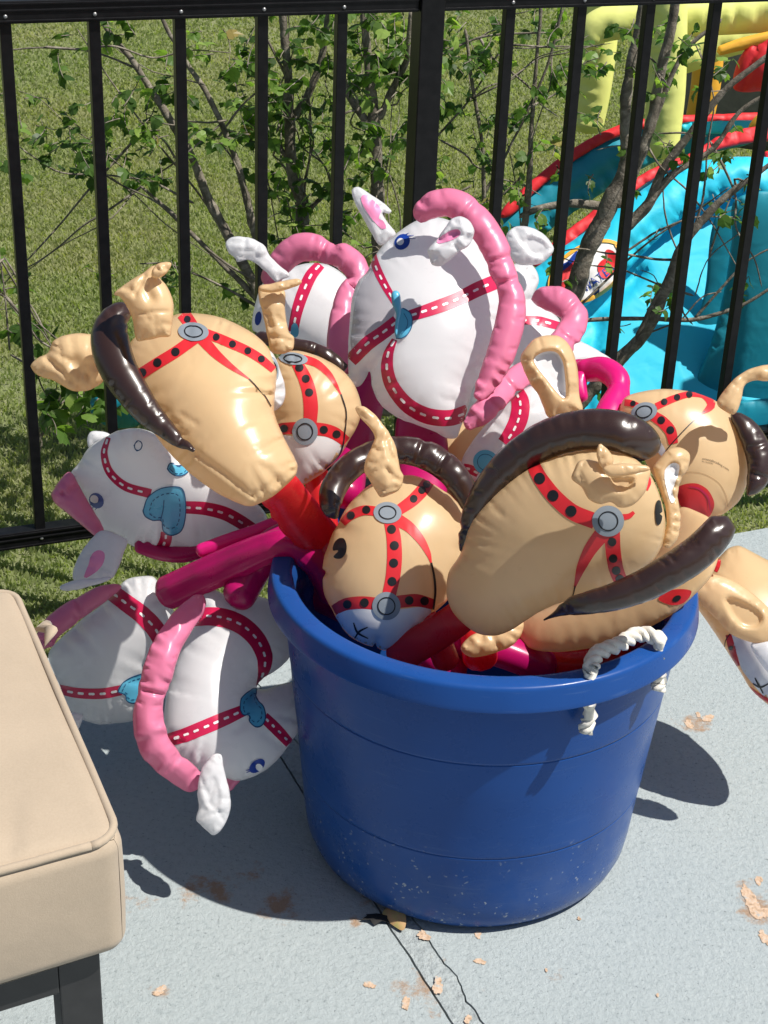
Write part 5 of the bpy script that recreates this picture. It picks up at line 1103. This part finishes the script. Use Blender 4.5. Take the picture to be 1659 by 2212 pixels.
poly_print('eye_print', sk, [ZE([(1112, 850), (1126, 848), (1134, 880), (1136, 905), (1124, 912), (1136, 925), (1128, 960), (1112, 968), (1102, 930), (1103, 880)])], M_['black_print'], h, lift=.0012, step=5, dense=3)
TT(ZE, [(150, 1100, 8), (172, 1030, 34), (205, 940, 56), (262, 835, 70), (345, 725, 80), (450, 625, 86), (570, 550, 90), (700, 508, 94), (840, 498, 96), (960, 520, 94), (1050, 572, 84), (1095, 640, 52)], [0, 0, 0, 0, 0, 0, 0, 0, 0, 0, .01, .02], 'mane', 'brown_vinyl', h, plane=dT4, pucker=.12, seam=2.2, nseg=30, pinches=[(.085, .25, .008)])
TT(ZE, [(555, 1437, 3), (620, 1405, 16), (680, 1372, 42), (770, 1352, 54), (900, 1322, 66), (1040, 1270, 76), (1180, 1195, 82), (1300, 1115, 84), (1385, 1035, 80), (1440, 960, 70), (1458, 925, 54)], [-.02, -.04, -.06, -.07, -.07, -.065, -.06, -.05, -.04, -.03, -.02], 'mane', 'brown_vinyl', h, plane=dT4, pucker=.25, seam=1.15, nseg=30, pinches=[(.13, .2, .01)])
pillow('ear', ZF([(905, 1240), (925, 1170), (960, 1112), (1040, 1098), (1120, 1120), (1200, 1150), (1320, 1150), (1468, 1172), (1462, 1260), (1430, 1350), (1345, 1435), (1250, 1450), (1190, 1412), (1110, 1425), (1030, 1390), (975, 1300)]), 1.72, M_['tan_vinyl'], h, fat=.5, pucker=.3, step=6, inner=ZF([(1190, 1235), (1280, 1240), (1350, 1235), (1345, 1285), (1290, 1330), (1225, 1325)]), dent=.6, creases=cre(ZF, [([(1000, 1110), (960, 1190), (990, 1280), (1050, 1380)], 12, 20), ([(1130, 1190), (1180, 1230), (1300, 1235)], 10, 22)]))
pillow('ear_fold', ZF([(1130, 1165), (1230, 1132), (1380, 1135), (1472, 1165), (1400, 1198), (1280, 1222), (1180, 1225)]), 1.695, M_['tan_vinyl'], h, fat=.6, pucker=.3, step=5)
pillow('ear_fold', ZF([(1100, 990), (1118, 984), (1160, 1020), (1200, 1070), (1208, 1120), (1190, 1160), (1140, 1175), (1100, 1130), (1085, 1060)]), 1.705, M_['tan_vinyl'], h, fat=.5, pucker=.5, step=5, creases=cre(ZF, [([(1120, 1000), (1135, 1160)], 8, 20)]))
ea = pillow('ear', ZE([(1095, 690), (1130, 635), (1172, 595), (1230, 588), (1275, 622), (1268, 690), (1235, 745), (1218, 830), (1232, 930), (1218, 1030), (1175, 1082), (1142, 1070), (1160, 960), (1152, 870), (1125, 790)]), 1.82, M_['tan_vinyl'], h, fat=.65, pucker=.4, step=5, inner=ZE([(1150, 700), (1190, 660), (1225, 675), (1215, 740), (1195, 800), (1192, 865), (1165, 815)]), dent=.6)
se = Skin([ea], 1.82); poly_print('white_inner', se, [ZE([(1150, 705), (1190, 662), (1226, 676), (1212, 740), (1192, 800), (1194, 862), (1165, 812)])], M_['white_print'], h, lift=.0007, step=5)
TT(ZD, [(1240, 1480, 112), (1140, 1560, 116), (1010, 1650, 118), (860, 1740, 118), (700, 1850, 116)], [1.96, 1.96, 1.97, 1.98, 2.0], 'stick', 'red_vinyl', h, squash=.5, nseg=28)

# --- 12: tan horse lying in the tub under it
h = horse(P(1300, 1330, 2.0), 'tan horse lying low in the tub behind the rope, its tall white lined ear up')
b = pillow('head', ZE([(440, 1445), (560, 1380), (700, 1330), (900, 1270), (1060, 1160), (1150, 1000), (1225, 885), (1310, 902), (1400, 960), (1425, 1080), (1380, 1220), (1290, 1320), (1200, 1400), (1050, 1485), (900, 1545), (750, 1580), (600, 1592), (485, 1572), (440, 1520)]), (2.06, 1300, 1330, -.05, -.03), M_['tan_vinyl'], h, fat=.5, pucker=.07)
sk = Skin([b], (2.06, 1300, 1330, -.05, -.03))
st = poly_print('strap', sk, [ZE([(1122, 1330), (1180, 1290), (1280, 1290), (1272, 1322), (1240, 1352), (1195, 1362), (1150, 1352)])], M_['red_print'], h, lift=.0008); poly_print('stud_print', sk, [ell(*ZE((1212, 1330)), 10, 6, -30)], M_['black_print'], st, lift=.0013)
pillow('neck_end', ZE([(150, 1570), (220, 1500), (330, 1480), (420, 1425), (458, 1440), (452, 1500), (405, 1560), (310, 1600), (200, 1618)]), 2.06, M_['tan_vinyl'], h, fat=.7, pucker=.3, step=6)
ea = pillow('ear', ZF([(534, 362), (580, 285), (640, 225), (710, 205), (800, 205), (862, 242), (912, 312), (940, 400), (955, 500), (965, 640), (982, 760), (870, 800), (740, 800), (700, 720), (665, 640), (600, 550), (552, 440)]), 2.0, M_['tan_vinyl'], h, fat=.62, pucker=.3, step=6, inner=ZF([(622, 372), (690, 318), (790, 312), (845, 375), (865, 480), (872, 655), (840, 668), (775, 600), (712, 520), (650, 440)]), dent=.7, creases=cre(ZF, [([(535, 365), (620, 385)], 9, 14), ([(820, 310), (880, 270)], 9, 10), ([(690, 660), (730, 640)], 10, 10)]))
se = Skin([ea], 2.0); poly_print('white_inner', se, [ZF([(630, 375), (692, 325), (788, 320), (838, 378), (858, 480), (864, 650), (840, 660), (780, 598), (718, 518), (655, 438)])], M_['white_print'], h, lift=.0007, step=5)
TT(ZE, [(360, 1500, 60), (500, 1620, 74), (680, 1660, 78), (860, 1640, 78), (1000, 1600, 70)], (2.15, 2.15), 'stick', 'red_vinyl', h)

# --- 13: tan horse, right back
h = horse(P(1500, 980, 2.1), 'tan horse at the right back with small dark lettering on its cheek')
dT5 = (2.12, 1500, 980, 0, 0)
b = pillow('head', ZE([(955, 345), (1050, 312), (1150, 300), (1280, 314), (1400, 358), (1480, 430), (1540, 520), (1566, 640), (1560, 750), (1525, 840), (1470, 895), (1420, 925), (1330, 960), (1200, 950), (1100, 740), (980, 520), (930, 430)]), dT5, M_['tan_vinyl'], h, fat=.62, pucker=.12)
sk = Skin([b], dT5)
poly_print('white_muzzle', sk, [ZE([(958, 420), (1000, 440), (1060, 470), (1110, 530), (1155, 600), (1150, 640), (1080, 560), (1000, 500), (955, 450)])], M_['white_print'], h, lift=.0005)
tstrap(ZE, sk, [(1110, 388), (1200, 348), (1280, 327), (1340, 338)], [34, 34, 28, 14], h, [(1150, 366), (1212, 344), (1272, 330)], 16)
tstrap(ZE, sk, [(955, 368), (985, 372), (1020, 385)], [32, 32, 30], h, [(998, 373)], 13)
tstrap(ZE, sk, [(1095, 432), (1140, 462), (1180, 508), (1195, 570)], [50, 56, 56, 46], h, [(1135, 455), (1180, 503)], 19)
taper(ZE, sk, [(1290, 322), (1350, 342), (1380, 375), (1370, 395), (1330, 425)], [8, 24, 40, 34, 6], h)
line_print('black_line', sk, ZE([(1348, 410), (1270, 480), (1170, 590), (1140, 640)]), 2.4, M_['black_print'], h)
X, Y = ZE((1052, 415)); ring_button(sk, X, Y, 28, 20, -12, h)
line_print('seam_line', sk, ZE([(1215, 722), (1280, 708), (1350, 720), (1420, 765), (1455, 830), (1462, 880)]), 1.2, M_['tan_inner'], h, lift=.0006)
poly_print('collar_print', sk, [ZE([(1214, 790), (1250, 768), (1310, 765), (1362, 795), (1392, 850), (1390, 890), (1360, 930), (1300, 905), (1235, 880)])], M_['red_print'], h, lift=.0008)
line_print('collar_line', sk, ZE([(1270, 778), (1320, 790), (1362, 830), (1375, 900)]), [2, 4, 4, 2], M_['crimson_print'], h, lift=.0014)
text_print('maker_print', sk, 'orientaltrading.com', ZH((682, 1338)), 6, 7.6, M_['text_print'], h, arc=.0052)
text_print('maker_print', sk, 'IN-13630782', ZH((680, 1366)), 8, 4.6, M_['text_print'], h, arc=.004)
pillow('ear', ZE([(1408, 372), (1440, 312), (1500, 245), (1562, 205), (1660, 180), (1740, 190), (1735, 240), (1660, 262), (1590, 262), (1545, 285), (1530, 350), (1495, 425), (1450, 412)]), 2.02, M_['tan_vinyl'], h, fat=.6, pucker=.3, step=5, creases=cre(ZE, [([(1430, 395), (1500, 300), (1560, 235)], 8, 14), ([(1530, 250), (1560, 265)], 9, 12)]))
TT(ZE, [(1480, 420, 20), (1550, 490, 50), (1600, 580, 62), (1622, 680, 62), (1600, 760, 48), (1560, 828, 14)], (2.1, 2.08), 'mane', 'brown_vinyl', h, pucker=.2, seam=1.4, pinches=[(.45, .06, .015), (.75, .06, .015)])
TT(ZE, [(1300, 880, 70), (1310, 1000, 76), (1280, 1200, 80)], (2.16, 2.1), 'stick', 'red_vinyl', h)

# --- 14: tan horse hanging over the right rim
h = horse(P(1600, 1350, 2.15), 'tan horse hanging nose down outside the right rim of the tub with x mouth')
dT7 = (2.27, 1650, 1350, .0, -.02)
b = pillow('head', ZI([(880, 185), (1000, 158), (1150, 225), (1352, 330), (1700, 450), (1900, 700), (2020, 1200), (2020, 1800), (1900, 2220), (1740, 2360), (1560, 2260), (1352, 2070), (1150, 1885), (1000, 1645), (830, 1385), (640, 1100), (500, 905), (380, 720), (420, 600), (600, 470), (800, 260)]), dT7, M_['tan_vinyl'], h, fat=.78, pucker=.12, step=8, creases=cre(ZI, [([(870, 520), (915, 350), (900, 200)], 14, 12)]))
sk = Skin([b], dT7)
poly_print('white_muzzle', sk, [ZI([(900, 1215), (1130, 1250), (1352, 1240), (1700, 1250), (1960, 1500), (1880, 2150), (1730, 2310), (1560, 2210), (1365, 2030), (1200, 1850), (1040, 1640), (990, 1480)])], M_['white_print'], h, lift=.0006, step=9)
tstrap(ZI, sk, [(880, 1225), (905, 1330), (945, 1470), (1000, 1600)], [70, 84, 76, 40], h, [(910, 1385)], 28)
line_print('black_line', sk, ZI([(900, 1215), (850, 1290), (835, 1370)]), 2, M_['black_print'], h)
tstrap(ZI, sk, [(1140, 1850), (1240, 1945), (1360, 2020), (1500, 2120)], [10, 40, 50, 60], h, None)
line_print('mouth_print', sk, ZI([(1198, 1740), (1240, 1820), (1300, 1930)]), [1.8, 4, 2], M_['black_print'], h)
line_print('mouth_print', sk, ZI([(1175, 1810), (1262, 1852), (1380, 1800)]), [2, 4, 2], M_['black_print'], h)
pillow('ear', ZI([(390, 660), (480, 560), (600, 495), (750, 510), (900, 560), (1060, 650), (1250, 800), (1420, 980), (1520, 1180), (1420, 1300), (1280, 1335), (1120, 1310), (900, 1215), (700, 1010), (500, 820)]), 2.13, M_['tan_vinyl'], h, fat=.4, pucker=.2, step=6, inner=ZI([(838, 800), (920, 780), (1080, 840), (1220, 920), (1290, 1010), (1260, 1110), (1150, 1150), (1030, 1120), (920, 1010), (860, 900)]), dent=.6, creases=cre(ZI, [([(620, 520), (900, 600), (1150, 770), (1352, 960)], 26, 18), ([(700, 580), (720, 640)], 14, 12)]))
se = Skin([h.children[-1]], 2.13); poly_print('ear_hollow', se, [ZI([(850, 800), (930, 785), (1080, 845), (1215, 925), (1278, 1015), (1240, 1085), (1060, 1070), (1080, 1120), (930, 1010), (868, 900)])], M_['tan_inner'], h, lift=.0008, step=5)
pillow('muzzle_fold', ZI([(1145, 1340), (1250, 1310), (1400, 1285), (1700, 1300), (1900, 1500), (1880, 1900), (1700, 1980), (1500, 1850), (1340, 1670), (1200, 1480)]), 2.13, M_['white_vinyl'], h, fat=.4, pucker=.3, step=7)
pillow('collar', ZI([(650, 440), (700, 370), (775, 320), (780, 400), (745, 488), (700, 470)]), 2.12, M_['red_vinyl'], h, fat=.3, step=4)
pillow('ear', ZI([(1700, 430), (1900, 380), (2200, 300), (2380, 340), (2420, 500), (2300, 650), (2080, 700), (1900, 680)]), 2.26, M_['tan_vinyl'], h, fat=.6)
TT(ZI, [(600, 400, 180), (300, 500, 190), (-100, 800, 190), (-500, 1300, 190)], (2.17, 2.1), 'stick', 'red_vinyl', h)

# --- 15: tan horse deep in the pile
h = horse(P(1010, 980, 2.26), 'tan horse mostly hidden deep in the pile below the largest white horse')
pillow('head', [(930, 960), (960, 925), (1060, 900), (1120, 930), (1110, 1010), (1050, 1080), (960, 1090), (920, 1030)], 2.2, M_['tan_vinyl'], h, fat=.5)
for q_, (x0_, y0_, x1_, y1_, d_, mt_) in enumerate([(760, 1300, 1000, 1470, 2.14, 'magenta_vinyl'), (980, 1380, 1200, 1450, 2.14, 'magenta_vinyl'), (1150, 1420, 1420, 1400, 2.18, 'magenta_vinyl'), (640, 1260, 900, 1400, 2.2, 'magenta_vinyl'), (1240, 1460, 1060, 1370, 2.2, 'red_vinyl')]):
    tube('stick', [(x0_, y0_, d_, 36), ((x0_+x1_)/2, (y0_+y1_)/2-8, d_-.01, 37), (x1_, y1_, d_, 36)], M_[mt_], h, flute=.03)
tube('stick', [(1000, 1060, 2.2, 38), (1020, 1250, 2.14, 38), (1040, 1450, 2.1, 38)], M_['red_vinyl'], h)
for o in bpy.data.objects: pillow_clean(o)
